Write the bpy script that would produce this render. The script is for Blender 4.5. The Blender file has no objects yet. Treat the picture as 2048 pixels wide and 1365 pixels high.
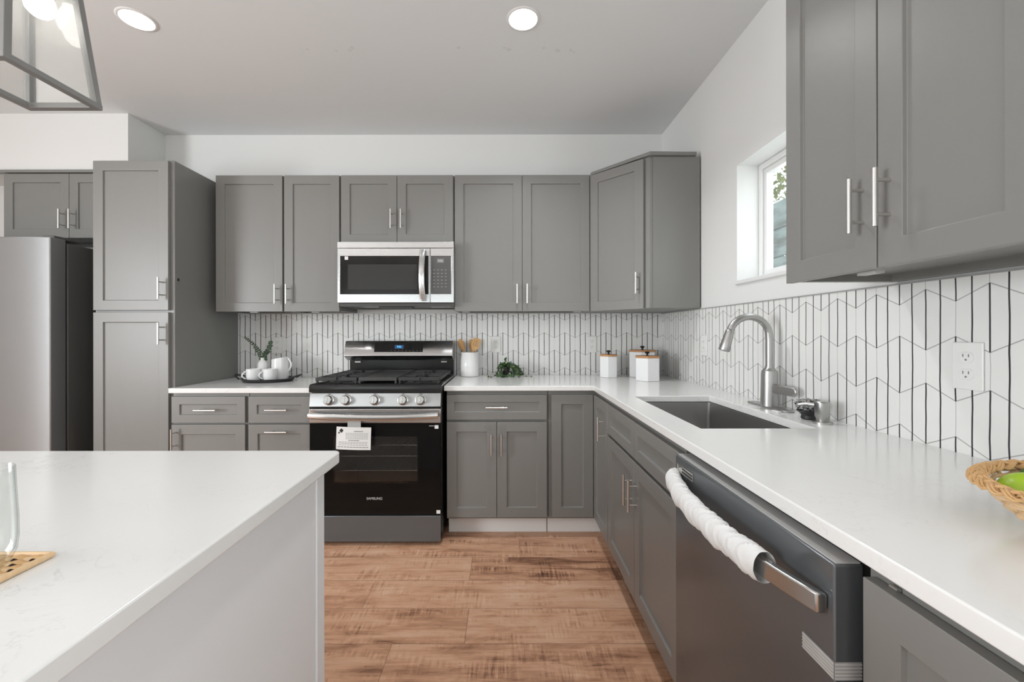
import bpy, bmesh, math, random
from mathutils import Vector, Matrix
random.seed(7)
S = bpy.context.scene
COL = S.collection
PI = math.pi
R = math.radians

# ------------------------------------------------------------------ camera
cam_d = bpy.data.cameras.new('camera')
cam = bpy.data.objects.new('camera', cam_d); COL.objects.link(cam)
cam.location = (0, 0, 1.2235)
cam.rotation_euler = (R(90), R(0.08), 0)
cam_d.sensor_fit = 'HORIZONTAL'; cam_d.sensor_width = 36
cam_d.lens = 835 / 2048 * 36
cam_d.shift_x = 15.5 / 2048
cam_d.shift_y = -15.0 / 2048
cam_d.clip_start = 0.02
S.camera = cam

# ------------------------------------------------------------------ world, exposure, daylight, added fill
S.view_settings.view_transform = 'Standard'
S.view_settings.look = 'None'
S.view_settings.gamma = 1
S.view_settings.use_curve_mapping = False
S.view_settings.exposure = 0.06
w = bpy.data.worlds.new('world'); S.world = w; w.use_nodes = True
bg = w.node_tree.nodes['Background']
bg.inputs[0].default_value = (0.93, 0.97, 1.0, 1); bg.inputs[1].default_value = 1.6

def area(name, loc, rot, sx, sy, power, color=(1, 1, 1), shape='RECTANGLE', parent=None, spread=PI):
    d = bpy.data.lights.new(name, 'AREA'); d.shape = shape; d.size = sx
    if shape in ('RECTANGLE', 'ELLIPSE'): d.size_y = sy
    d.energy = power; d.color = color; d.spread = spread
    o = bpy.data.objects.new(name, d); COL.objects.link(o)
    o.location = loc; o.rotation_euler = rot
    if parent: o.parent = parent
    return o
# fill lamps added at unseen rear, left and right windows; daylight at the kitchen window
DAY = 0.9
COOL = (.92, .965, 1.0)
area('fill_rear', (0.1, -3.42, 1.45), (R(90), 0, 0), 1.5, 1.5, 5 * DAY, COOL)
area('fill_rear', (-2.6, -3.42, 1.45), (R(90), 0, 0), 1.5, 1.5, 4 * DAY, COOL)
area('fill_left', (-4.42, -0.7, 1.45), (R(90), 0, R(-90)), 1.5, 1.5, 152 * DAY, COOL)
area('fill_right', (1.21, -1.8, 1.45), (R(90), 0, R(90)), 1.5, 1.5, 52 * DAY, COOL)
area('daylight_kitchen_window', (1.36, 1.70, 1.79), (R(90), 0, R(90)), .74, .5, 3 * DAY, COOL)
LAMP = 1.2

# ------------------------------------------------------------------ node helpers / materials
class NT:
    def __init__(s, name):
        s.m = bpy.data.materials.new(name); s.m.use_nodes = True
        s.t = s.m.node_tree; s.b = s.t.nodes['Principled BSDF']; s.out = s.t.nodes['Material Output']
    def n(s, typ, **kw):
        x = s.t.nodes.new(typ)
        for k, v in kw.items(): setattr(x, k, v)
        return x
    def put(s, sock, v):
        if isinstance(v, (int, float)): sock.default_value = v
        elif isinstance(v, (tuple, list)): sock.default_value = v
        else: s.t.links.new(v, sock)
    def math(s, op, a, b=0.0, c=0.0, clamp=False):
        x = s.n('ShaderNodeMath', operation=op, use_clamp=clamp)
        s.put(x.inputs[0], a); s.put(x.inputs[1], b); s.put(x.inputs[2], c)
        return x.outputs[0]
    def mix(s, f, a, b):
        x = s.n('ShaderNodeMix', data_type='RGBA')
        s.put(x.inputs[0], f); s.put(x.inputs[6], a); s.put(x.inputs[7], b)
        return x.outputs[2]
    def xyz(s, kind='Object'):
        tc = s.n('ShaderNodeTexCoord'); sp = s.n('ShaderNodeSeparateXYZ')
        s.t.links.new(tc.outputs[kind], sp.inputs[0])
        return tc.outputs[kind], sp.outputs[0], sp.outputs[1], sp.outputs[2]
    def comb(s, x, y, z):
        c = s.n('ShaderNodeCombineXYZ'); s.put(c.inputs[0], x); s.put(c.inputs[1], y); s.put(c.inputs[2], z)
        return c.outputs[0]
    def noise(s, vec, scale, detail=3, rough=.5, dist=0.0):
        x = s.n('ShaderNodeTexNoise'); s.put(x.inputs['Vector'], vec); x.inputs['Scale'].default_value = scale
        x.inputs['Detail'].default_value = detail; x.inputs['Roughness'].default_value = rough; x.inputs['Distortion'].default_value = dist
        return x.outputs[0]
    def ramp(s, f, stops):
        x = s.n('ShaderNodeValToRGB'); s.put(x.inputs[0], f)
        e = x.color_ramp.elements
        while len(e) < len(stops): e.new(.5)
        for q, (p, c) in zip(e, stops):
            q.position = p; q.color = c if len(c) == 4 else (*c, 1)
        return x.outputs[0]
    def bump(s, h, strength, dist=.01):
        x = s.n('ShaderNodeBump'); x.inputs['Strength'].default_value = strength; x.inputs['Distance'].default_value = dist
        s.put(x.inputs['Height'], h); s.t.links.new(x.outputs[0], s.b.inputs['Normal'])
    def set(s, **kw):
        names = dict(col='Base Color', rough='Roughness', metal='Metallic', spec='Specular IOR Level', coat='Coat Weight', crough='Coat Roughness',
                     trans='Transmission Weight', ior='IOR', ecol='Emission Color', estr='Emission Strength', aniso='Anisotropic', sheen='Sheen Weight')
        for k, v in kw.items():
            if k in ('col', 'ecol') and isinstance(v, (tuple, list)) and len(v) == 3: v = (*v, 1)
            s.put(s.b.inputs[names[k]], v)
        return s

def mat(name, col, rough=.5, metal=0.0, **kw):
    t = NT(name); t.set(col=col, rough=rough, metal=metal, **kw)
    return t.m

M = {}
def paint_mat(name, col, rough, bstr, scale, **kw):
    t = NT(name); v, x, y, z = t.xyz()
    n = t.noise(v, scale, 3)
    t.set(col=col, rough=rough, **kw); t.bump(n, bstr, .002)
    return t.m
CAB = (.220, .217, .206)
M['cab'] = paint_mat('grey cabinet lacquer', CAB, .36, .10, 45, spec=.45)
M['wall'] = paint_mat('white wall paint', (.775, .775, .76), .75, .08, 140)
M['white'] = mat('white paint satin', (.80, .80, .79), .4)
M['island'] = mat('white island panel', (.78, .79, .80), .38)

def ceiling_mat():
    t = NT('ceiling paint'); v, x, y, z = t.xyz()
    acc = None
    for u in (615, 671, 699, 706, 918, 1009, 1018, 1088, 1117, 1143, 1151):
        px = (u - 1008.5) / 835 * 2.176; py = 2.176 + random.uniform(-.008, .03)
        d = t.n('ShaderNodeVectorMath', operation='DISTANCE'); t.put(d.inputs[0], v); d.inputs[1].default_value = (px, py, 2.71)
        q = t.math('SUBTRACT', 1.0, t.math('DIVIDE', d.outputs['Value'], random.uniform(.010, .019)), clamp=True)
        acc = q if acc is None else t.math('MAXIMUM', acc, q)
    f = t.math('MULTIPLY', acc, .32)
    t.set(col=t.mix(f, (.785, .80, .805, 1), (.40, .40, .39, 1)), rough=.8)
    return t.m
M['ceiling'] = ceiling_mat()

def quartz():
    t = NT('white veined quartz'); v, x, y, z = t.xyz()
    n1 = t.noise(v, 9, 5, .62, .6)
    vein = t.math('SUBTRACT', 1.0, t.math('DIVIDE', t.math('ABSOLUTE', t.math('SUBTRACT', n1, .5)), .010), clamp=True)
    msk = t.math('MULTIPLY', t.math('SUBTRACT', t.noise(v, 3.2, 4, .6), .50), 5.0, clamp=True)
    n2 = t.noise(v, 26, 4, .6, .4)
    v2 = t.math('SUBTRACT', 1.0, t.math('DIVIDE', t.math('ABSOLUTE', t.math('SUBTRACT', n2, .5)), .008), clamp=True)
    m2 = t.math('MULTIPLY', t.math('SUBTRACT', t.noise(v, 5.5, 4, .6), .56), 7.0, clamp=True)
    f = t.math('MAXIMUM', t.math('MULTIPLY', vein, t.math('MULTIPLY', msk, .38)), t.math('MULTIPLY', v2, t.math('MULTIPLY', m2, .42)))
    cl = t.mix(t.noise(v, 2.0, 3), (.80, .80, .785, 1), (.84, .84, .825, 1))
    t.set(col=t.mix(f, cl, (.36, .36, .35, 1)), rough=.16, spec=.5)
    return t.m
M['quartz'] = quartz()

def tile_mat(name, axis, u0, z0, hb=.0019):
    P, h, A = .0768, .1302, .0385
    t = NT(name); v, x, y, z = t.xyz()
    u = x if axis == 'x' else y
    wob = t.math('MULTIPLY', t.math('SUBTRACT', t.noise(v, 9, 2), .5), .005)
    du = t.math('SUBTRACT', u, u0)
    tt = t.math('SUBTRACT', 1.0, t.math('PINGPONG', t.math('DIVIDE', du, P), 1.0))
    zz = t.math('MULTIPLY', t.math('SUBTRACT', tt, .5), A)
    zo = t.math('SUBTRACT', z, z0)
    de = t.math('PINGPONG', t.math('SUBTRACT', zo, zz), h)
    do = t.math('PINGPONG', t.math('ADD', t.math('ADD', zo, zz), h), h)
    grey = t.math('LESS_THAN', t.math('MINIMUM', de, do), .0016)
    dv = t.math('PINGPONG', t.math('ADD', du, wob), P / 4)
    q = t.math('FLOORED_MODULO', zo, 2 * h)
    half = (h - A) / 2
    ev = t.math('MULTIPLY', t.math('LESS_THAN', t.math('PINGPONG', du, P), P / 8), t.math('LESS_THAN', t.math('ABSOLUTE', t.math('SUBTRACT', q, h / 2)), half))
    od = t.math('MULTIPLY', t.math('LESS_THAN', t.math('PINGPONG', t.math('ADD', du, P), P), P / 8), t.math('LESS_THAN', t.math('ABSOLUTE', t.math('SUBTRACT', q, 1.5 * h)), half))
    short = t.math('MAXIMUM', ev, od)
    black = t.math('MULTIPLY', t.math('LESS_THAN', dv, hb), t.math('SUBTRACT', 1.0, short))
    soft = t.math('MULTIPLY', t.math('LESS_THAN', dv, .0008), short)
    g = t.math('MAXIMUM', grey, soft)
    tint = t.noise(v, 7, 2)
    c = t.mix(tint, (.76, .755, .735, 1), (.82, .815, .80, 1))
    c = t.mix(g, c, (.42, .42, .41, 1))
    c = t.mix(black, c, (.03, .03, .03, 1))
    t.set(col=c, rough=.22, spec=.5)
    ln = t.math('MAXIMUM', g, black)
    t.bump(t.math('ADD', t.math('MULTIPLY', ln, -1.0), t.math('MULTIPLY', t.noise(v, 14, 2), .5)), .18, .002)
    return t.m
M['tile_back'] = tile_mat('picket tile back', 'x', -.010, 1.2105, .0025)
M['tile_right'] = tile_mat('picket tile right', 'y', 1.2375, 1.195)

def floor_mat():
    t = NT('brown wood plank floor'); v, x, y, z = t.xyz()
    W, L = .212, 1.22
    yy = t.math('DIVIDE', t.math('SUBTRACT', y, 1.645), W)
    row = t.math('FLOOR', yy); fy = t.math('SUBTRACT', yy, row)
    wn = t.n('ShaderNodeTexWhiteNoise', noise_dimensions='1D'); t.put(wn.inputs['W'], t.math('ADD', row, 11.3))
    xx = t.math('DIVIDE', t.math('ADD', x, t.math('MULTIPLY', wn.outputs[0], L)), L)
    pl = t.math('FLOOR', xx); fx = t.math('SUBTRACT', xx, pl)
    wn2 = t.n('ShaderNodeTexWhiteNoise', noise_dimensions='2D'); t.put(wn2.inputs['Vector'], t.comb(row, pl, 0))
    sd = wn2.outputs[0]
    off = t.math('MULTIPLY', sd, 37.0)
    gv = t.comb(t.math('ADD', t.math('MULTIPLY', x, 1.6), off), t.math('ADD', t.math('MULTIPLY', y, 26), off), 0)
    grain = t.noise(gv, 1.0, 6, .62, .5)
    bv = t.comb(t.math('ADD', t.math('MULTIPLY', x, 3.0), off), t.math('ADD', t.math('MULTIPLY', y, 9), off), 3.1)
    blot = t.noise(bv, 1.0, 5, .65, .8)
    sv = t.comb(t.math('MULTIPLY', x, 95), t.math('ADD', t.math('MULTIPLY', y, 7), off), 1.7)
    saw = t.noise(sv, 1.0, 3, .6)
    sm = t.math('MULTIPLY', t.math('SUBTRACT', t.noise(bv, 1.7, 3), .46), 5.0, clamp=True)
    fine = t.noise(t.comb(t.math('ADD', t.math('MULTIPLY', x, 9), off), t.math('ADD', t.math('MULTIPLY', y, 90), off), 5.0), 1.0, 4, .7)
    base = t.math('ADD', t.math('MULTIPLY', grain, .42), t.math('MULTIPLY', blot, .46))
    base = t.math('ADD', base, t.math('MULTIPLY', t.math('SUBTRACT', fine, .08), .22))
    kn = t.noise(t.comb(t.math('ADD', t.math('MULTIPLY', x, 7), off), t.math('ADD', t.math('MULTIPLY', y, 15), off), 8.0), 1.0, 4, .6, 1.2)
    base = t.math('SUBTRACT', base, t.math('MULTIPLY', t.math('MULTIPLY', t.math('SUBTRACT', kn, .60), 6.0, clamp=True), .13))
    base = t.math('ADD', base, t.math('MULTIPLY', t.math('SUBTRACT', sd, .5), .13))
    base = t.math('ADD', base, t.math('MULTIPLY', t.math('MULTIPLY', t.math('SUBTRACT', saw, .5), sm), .60))
    c = t.ramp(base, [(.31, (.10, .048, .030)), (.41, (.28, .138, .080)), (.48, (.47, .250, .150)), (.56, (.61, .345, .215)), (.70, (.72, .47, .33))])
    s1 = t.math('LESS_THAN', t.math('MULTIPLY', t.math('PINGPONG', fy, .5), W), .0014)
    s2 = t.math('LESS_THAN', t.math('MULTIPLY', t.math('PINGPONG', fx, .5), L), .0012)
    sm2 = t.math('MAXIMUM', s1, s2)
    c = t.mix(t.math('MULTIPLY', sm2, .55), c, (.06, .03, .02, 1))
    t.set(col=c, rough=t.math('ADD', .32, t.math('MULTIPLY', grain, .2)), spec=.4)
    t.bump(t.math('SUBTRACT', base, sm2), .12, .003)
    return t.m
M['floor'] = floor_mat()

def steel(name, col, rough, rot=0.0, aniso=.85, metal=1.0):
    t = NT(name); v, x, y, z = t.xyz()
    if not rot: vv = t.comb(t.math('MULTIPLY', x, 2), t.math('MULTIPLY', y, 220), t.math('MULTIPLY', z, 220))
    else: vv = t.comb(t.math('MULTIPLY', x, 220), t.math('MULTIPLY', y, 220), t.math('MULTIPLY', z, 2))
    n = t.noise(vv, 1.0, 2)
    tn = t.n('ShaderNodeTangent', direction_type='RADIAL', axis='Z')
    t.set(col=col, metal=metal, rough=t.math('ADD', rough - .02, t.math('MULTIPLY', n, .04)), aniso=aniso)
    t.b.inputs['Anisotropic Rotation'].default_value = rot
    t.t.links.new(tn.outputs[0], t.b.inputs['Tangent'])
    return t.m
M['steel'] = steel('brushed stainless steel', (.57, .575, .575), .27)
M['steel_panel'] = steel('brushed steel control panel', (.36, .36, .355), .30)
M['steel_plain'] = mat('satin stainless steel', (.55, .55, .54), .26, 1.0)
M['steel_dark'] = steel('dark stainless steel', (.138, .148, .156), .20, aniso=.3, metal=.4)
M['steel_fridge'] = steel('fridge stainless steel', (.36, .365, .37), .36, rot=.25, aniso=.9, metal=.75)
M['steel_sink'] = mat('sink steel', (.46, .455, .445), .36, 1.0)
M['nickel'] = mat('brushed nickel', (.70, .69, .67), .30, 1.0)
M['faucet'] = mat('satin nickel', (.47, .465, .455), .36, 1.0)
M['black_enamel'] = mat('black enamel', (.018, .018, .018), .16)
M['cast_iron'] = mat('cast iron', (.028, .028, .028), .5)
M['griddle'] = mat('griddle iron', (.05, .05, .048), .42)
M['black_plastic'] = mat('black plastic', (.02, .02, .02), .4)
M['dark_grey'] = mat('dark grey steel paint', (.085, .085, .08), .42)
M['black_glass'] = mat('black glass', (.006, .006, .006), .05, spec=.22)
M['mw_glass'] = mat('microwave glass', (.016, .016, .015), .10, spec=.25)
M['ceramic'] = mat('white ceramic', (.82, .82, .81), .18)
M['canister'] = mat('white canister', (.82, .82, .82), .3)
M['plastic'] = mat('white plastic', (.80, .80, .78), .35)
M['slot'] = mat('dark slot', (.22, .22, .22), .6)
M['black_matte'] = mat('black matte', (.022, .022, .022), .5)
M['wood_tan'] = None
def wood(name, a, b, sc=40):
    t = NT(name); v, x, y, z = t.xyz()
    n = t.noise(t.comb(t.math('MULTIPLY', x, sc * .15), t.math('MULTIPLY', y, sc), t.math('MULTIPLY', z, sc * .15)), 1.0, 4)
    t.set(col=t.mix(n, (*a, 1), (*b, 1)), rough=.5); return t.m
M['bamboo'] = wood('bamboo wood', (.50, .27, .10), (.66, .40, .18))
M['lid_wood'] = wood('acacia lid', (.42, .19, .07), (.62, .33, .15))
M['wicker'] = wood('wicker', (.50, .28, .11), (.72, .46, .22), 120)
M['wicker_pale'] = wood('pale wicker', (.62, .40, .20), (.80, .58, .36), 120)
M['lamp_frame'] = mat('brushed pewter frame', (.25, .248, .24), .42, .4)
M['fabric'] = paint_mat('white sleeve fabric', (.80, .80, .79), .8, .35, 300)
M['tape'] = mat('clear ribbed tape', (.42, .41, .40), .35)
M['tape_line'] = mat('tape rib', (.62, .61, .60), .35)
M['leaf'] = paint_mat('ivy leaf', (.022, .060, .022), .4, .3, 60)
M['leaf_light'] = paint_mat('light ivy leaf', (.060, .135, .035), .4, .3, 60)
M['euca'] = paint_mat('eucalyptus leaf', (.035, .075, .04), .5, .2, 60)
M['stem'] = mat('brown stem', (.12, .08, .045), .6)
M['lime'] = paint_mat('lime peel', (.36, .55, .03), .35, .25, 160)
M['lime_dark'] = paint_mat('green peel', (.06, .16, .035), .4, .3, 120)
M['bracket'] = mat('bracket grey', (.45, .45, .44), .4)
M['paper'] = mat('paper card', (.80, .80, .78), .6)
M['ink'] = mat('grey print', (.22, .22, .22), .6)
M['kick'] = mat('white toe kick', (.86, .86, .85), .45)
M['kick_dark'] = mat('grey toe kick', (.16, .16, .155), .5)

def glass(name, tint=(1, 1, 1), gloss=.10, rough=0.0, white=0.0, edge=0.0):
    t = NT(name); t.t.nodes.remove(t.b)
    tr = t.n('ShaderNodeBsdfTransparent'); tr.inputs[0].default_value = (*tint, 1)
    gl = t.n('ShaderNodeBsdfGlossy'); gl.inputs['Roughness'].default_value = rough
    fr = t.n('ShaderNodeLayerWeight'); fr.inputs[0].default_value = .35
    mx = t.n('ShaderNodeMixShader'); f = t.math('ADD', t.math('MULTIPLY', fr.outputs['Facing'], .08 if edge else .25), gloss, clamp=True)
    if edge:
        t.put(tr.inputs[0], t.mix(t.math('MULTIPLY', t.math('POWER', fr.outputs['Facing'], 3.0), edge), (*tint, 1), (.30, .33, .32, 1)))
    t.put(mx.inputs[0], f); t.t.links.new(tr.outputs[0], mx.inputs[1]); t.t.links.new(gl.outputs[0], mx.inputs[2])
    last = mx.outputs[0]
    if white:
        df = t.n('ShaderNodeBsdfDiffuse'); df.inputs[0].default_value = (.85, .85, .84, 1)
        m2 = t.n('ShaderNodeMixShader'); m2.inputs[0].default_value = white
        t.t.links.new(last, m2.inputs[1]); t.t.links.new(df.outputs[0], m2.inputs[2]); last = m2.outputs[0]
    t.t.links.new(last, t.out.inputs[0])
    return t.m
M['pane'] = glass('window glass', (.97, .99, .98), .03)
M['lantern_glass'] = glass('seeded lantern glass', (.97, .97, .96), .05, .04, .10)
M['oven_glass'] = glass('dark oven glass', (.62, .62, .61), .05)
M['tumbler'] = glass('drinking glass', (.975, .985, .98), .012, edge=.55)
def emis(name, col, s):
    t = NT(name); t.set(col=(.9, .9, .9) if s > 2 else (.03, .03, .03), ecol=col, estr=s, rough=.5); return t.m
M['lens'] = emis('lamp diffuser', (1, .985, .95), 9)
M['bulb'] = emis('frosted bulb', (1, .98, .94), 5)
M['blue_led'] = emis('blue clock digits', (.10, .62, 1.0), 1.6)
M['blue_glow'] = emis('blue clock window', (.0, .12, .42), .35)
M['white_led'] = emis('pale clock digits', (.75, .8, .8), .7)

def scrub_mat():
    t = NT('steel wool'); v, x, y, z = t.xyz()
    n = t.noise(v, 160, 3, .7)
    t.set(col=t.ramp(n, [(.42, (.02, .02, .02)), (.5, (.25, .25, .25)), (.58, (.75, .75, .74))]), rough=.35, metal=.5); t.bump(n, 1.0, .004); return t.m
M['scrub'] = scrub_mat()
def siding_mat():
    t = NT('weathered teal boards'); v, x, y, z = t.xyz()
    n = t.noise(t.comb(x, t.math('MULTIPLY', y, 1.2), t.math('MULTIPLY', z, 5)), 2.2, 4)
    t.set(col=t.ramp(n, [(.3, (.10, .12, .11)), (.5, (.20, .26, .26)), (.7, (.33, .40, .39))]), rough=.8); return t.m
M['boards'] = siding_mat()
M['grass_leaf'] = paint_mat('grey green blades', (.16, .19, .14), .6, .2, 40)
M['tree_leaf'] = paint_mat('yellow green leaves', (.30, .34, .12), .6, .2, 40)
M['soil'] = paint_mat('garden soil', (.18, .15, .11), .9, .5, 20)

# ------------------------------------------------------------------ mesh helpers
class MB:
    def __init__(s): s.v = []; s.f = []
    def add(s, vs, fs):
        b = len(s.v); s.v += [tuple(p) for p in vs]; s.f += [tuple(i + b for i in f) for f in fs]; return s
    def box(s, x0, x1, y0, y1, z0, z1):
        return s.add([(x0, y0, z0), (x1, y0, z0), (x1, y1, z0), (x0, y1, z0), (x0, y0, z1), (x1, y0, z1), (x1, y1, z1), (x0, y1, z1)],
                     [(0, 3, 2, 1), (4, 5, 6, 7), (0, 1, 5, 4), (1, 2, 6, 5), (2, 3, 7, 6), (3, 0, 4, 7)])
    def tube(s, path, r, n=12, closed=False, caps=True, flat=None):
        P = [Vector(p) for p in path]; N = len(P); rings = []
        rr = r if isinstance(r, (list, tuple)) else [r] * N
        up = None
        for i in range(N):
            a = P[(i - 1) % N] if (closed or i > 0) else P[i]
            b = P[(i + 1) % N] if (closed or i < N - 1) else P[i]
            t = (b - a).normalized()
            if up is None:
                up = Vector((0, 0, 1)) if abs(t.z) < .9 else Vector((1, 0, 0))
            up = (up - t * up.dot(t)).normalized(); sd = t.cross(up)
            fl = flat or (1, 1)
            rings.append([P[i] + (sd * math.cos(2 * PI * k / n) * fl[0] + up * math.sin(2 * PI * k / n) * fl[1]) * rr[i] for k in range(n)])
        vs = [p for rg in rings for p in rg]; fs = []
        for i in range(N if closed else N - 1):
            j = (i + 1) % N
            for k in range(n):
                l = (k + 1) % n
                fs.append((i * n + k, j * n + k, j * n + l, i * n + l))
        if caps and not closed:
            fs.append(tuple(range(n))); fs.append(tuple((N - 1) * n + k for k in reversed(range(n))))
        return s.add(vs, fs)
    def cyl(s, p0, p1, r0, r1=None, n=20): return s.tube([p0, p1], [r0, r0 if r1 is None else r1], n)
    def lathe(s, prof, c=(0, 0, 0), n=32, sx=1, sy=1, phase=0, cap=True):
        vs = []; fs = []
        for (r, z) in prof:
            for k in range(n):
                a = 2 * PI * k / n + phase
                vs.append((c[0] + r * sx * math.cos(a), c[1] + r * sy * math.sin(a), c[2] + z))
        m = len(prof)
        for i in range(m - 1):
            for k in range(n):
                l = (k + 1) % n
                fs.append((i * n + k, i * n + l, (i + 1) * n + l, (i + 1) * n + k))
        if cap:
            fs.append(tuple(reversed(range(n)))); fs.append(tuple((m - 1) * n + k for k in range(n)))
        return s.add(vs, fs)
    def prism(s, poly, axis, a0, a1):
        n = len(poly)
        def pt(p, a): return {'x': (a, p[0], p[1]), 'y': (p[0], a, p[1]), 'z': (p[0], p[1], a)}[axis]
        vs = [pt(p, a0) for p in poly] + [pt(p, a1) for p in poly]
        fs = [tuple(reversed(range(n))), tuple(range(n, 2 * n))] + [(i, (i + 1) % n, n + (i + 1) % n, n + i) for i in range(n)]
        return s.add(vs, fs)
    def slab(s, us, vs_, filled, a0, a1, axis='z'):
        """solid made of the filled cells of a grid, one connected mesh"""
        idx = {}; V = []; F = []
        def pt(u, v, a): return {'x': (a, u, v), 'y': (u, a, v), 'z': (u, v, a)}[axis]
        def vid(i, j, k):
            if (i, j, k) not in idx:
                idx[(i, j, k)] = len(V); V.append(pt(us[i], vs_[j], a1 if k else a0))
            return idx[(i, j, k)]
        on = lambda i, j: 0 <= i < len(us) - 1 and 0 <= j < len(vs_) - 1 and filled(i, j)
        for i in range(len(us) - 1):
            for j in range(len(vs_) - 1):
                if not on(i, j): continue
                F.append((vid(i, j, 1), vid(i + 1, j, 1), vid(i + 1, j + 1, 1), vid(i, j + 1, 1)))
                F.append((vid(i, j, 0), vid(i, j + 1, 0), vid(i + 1, j + 1, 0), vid(i + 1, j, 0)))
                for (di, dj, a, b) in ((-1, 0, (i, j + 1), (i, j)), (1, 0, (i + 1, j), (i + 1, j + 1)), (0, -1, (i, j), (i + 1, j)), (0, 1, (i + 1, j + 1), (i, j + 1))):
                    if not on(i + di, j + dj):
                        F.append((vid(*a, 0), vid(*b, 0), vid(*b, 1), vid(*a, 1)))
        return s.add(V, F)
    def recess(s, x0, x1, y0, y1, z0, z1, face, ins, depth, slope=0.0):
        """box whose face '-y' or '-z' is inset by ins=(l,r,b,t) and pushed in by depth"""
        l, r, b, t = ins
        if face == '-y':
            bk = [(x0, y1, z0), (x1, y1, z0), (x1, y1, z1), (x0, y1, z1)]
            fr = [(x0, y0, z0), (x1, y0, z0), (x1, y0, z1), (x0, y0, z1)]
            i1 = [(x0 + l, y0, z0 + b), (x1 - r, y0, z0 + b), (x1 - r, y0, z1 - t), (x0 + l, y0, z1 - t)]
            k = slope
            i2 = [(x0 + l + k, y0 + depth, z0 + b + k), (x1 - r - k, y0 + depth, z0 + b + k), (x1 - r - k, y0 + depth, z1 - t - k), (x0 + l + k, y0 + depth, z1 - t - k)]
        else:
            bk = [(x0, y1, z1), (x1, y1, z1), (x1, y0, z1), (x0, y0, z1)]
            fr = [(x0, y1, z0), (x1, y1, z0), (x1, y0, z0), (x0, y0, z0)]
            i1 = [(x0 + l, y1 - t, z0), (x1 - r, y1 - t, z0), (x1 - r, y0 + b, z0), (x0 + l, y0 + b, z0)]
            i2 = [(p[0], p[1], z0 + depth) for p in i1]
        vs = bk + fr + i1 + i2
        fs = [(3, 2, 1, 0)]
        for k in range(4):
            n = (k + 1) % 4
            fs += [(k, n, 4 + n, 4 + k), (4 + k, 4 + n, 8 + n, 8 + k), (8 + k, 8 + n, 12 + n, 12 + k)]
        fs.append((12, 13, 14, 15))
        return s.add(vs, fs)

def obj(name, mb, m, parent=None, loc=(0, 0, 0), rot=None, label=None, bevel=0, smooth=True, seg=2):
    me = bpy.data.meshes.new(name); me.from_pydata(mb.v, [], mb.f)
    bm = bmesh.new(); bm.from_mesh(me); bmesh.ops.recalc_face_normals(bm, faces=bm.faces); bm.to_mesh(me); bm.free()
    me.materials.append(m)
    if smooth:
        me.polygons.foreach_set('use_smooth', [True] * len(me.polygons)); me.set_sharp_from_angle(angle=R(38))
    o = bpy.data.objects.new(name, me); COL.objects.link(o)
    o.location = loc
    if rot: o.rotation_euler = rot
    if parent: o.parent = parent
    if label: o['label'] = label
    if bevel:
        b = o.modifiers.new('edge', 'BEVEL'); b.width = bevel; b.segments = seg; b.limit_method = 'ANGLE'; b.angle_limit = R(40)
    return o
def tag(o, label, cat, group=None):
    o['label'] = label; o['category'] = cat
    if group: o['group'] = group
    return o
def thing(name, label, cat, loc=(0, 0, 0), rz=0.0, group=None):
    o = bpy.data.objects.new(name, None); o.empty_display_size = .1; COL.objects.link(o)
    o.location = loc; o.rotation_euler = (0, 0, rz)
    return tag(o, label, cat, group)
def struct(name, mb, m, parent=None, **kw):
    o = obj(name, mb, m, parent, **kw)
    if parent is None: o['kind'] = 'structure'
    return o
def copy_tree(o, parent=None):
    c = o.copy(); COL.objects.link(c)
    if parent: c.parent = parent
    for ch in list(o.children): copy_tree(ch, c)
    return c
def text(name, body, size, m, parent, loc, rot=(R(90), 0, 0), extrude=.0004, label=None):
    cu = bpy.data.curves.new(name, 'FONT'); cu.body = body; cu.size = size; cu.extrude = extrude
    cu.align_x = 'CENTER'; cu.align_y = 'CENTER'; cu.materials.append(m)
    tmp = bpy.data.objects.new(name, cu)
    me = bpy.data.meshes.new_from_object(tmp); bpy.data.objects.remove(tmp); bpy.data.curves.remove(cu)
    me.name = name; o = bpy.data.objects.new(name, me); COL.objects.link(o); o.parent = parent; o.location = loc; o.rotation_euler = rot
    if label: o['label'] = label
    return o

# ------------------------------------------------------------------ room shell
D, XR, ZC = 3.11, 1.172, 2.71       # tile faces of the back and right walls, ceiling
WB, WR = D + .008, XR + .008        # painted wall planes
XL, YN = -4.4, -3.4
struct('floor', MB().box(XL - .1, WR + .1, YN - .1, WB + .1, -.1, 0), M['floor'], smooth=False)
struct('ceiling', MB().box(XL - .1, WR + .16, YN - .1, WB + .1, ZC, ZC + .1), M['ceiling'], smooth=False)
struct('wall_back', MB().box(XL - .1, WR + .15, WB, WB + .1, 0, ZC), M['wall'], smooth=False)
WY0, WY1, WZ0, WZ1 = 1.30, 2.116, 1.488, 2.072
struct('wall_right', MB().slab([YN, -2.6, -1.0, WY0, WY1, WB], [0, .65, WZ0, WZ1, 2.25, ZC], lambda i, j: not ((i == 3 and j == 2) or (i == 1 and j in (1, 2, 3))), WR, WR + .17, 'x'), M['wall'], smooth=False)
struct('wall_left', MB().slab([YN, -1.5, .1, WB], [0, .65, 2.25, ZC], lambda i, j: not (i == 1 and j == 1), XL - .1, XL, 'x'), M['wall'], smooth=False)
struct('wall_rear', MB().slab([XL - .1, -3.4, -1.8, -.7, .9, WR + .15], [0, .65, 2.25, ZC], lambda i, j: not (i in (1, 3) and j == 1), YN - .1, YN, 'y'), mat('low-bounce grey rear wall', (.38, .38, .37), .8), smooth=False)  # unseen wall, greyed so less light bounces onto the back wall
struct('wall_soffit', MB().box(XL, -2.53, 2.81, WB - .0005, 2.332, ZC - .0005), M['wall'], smooth=False)
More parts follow.
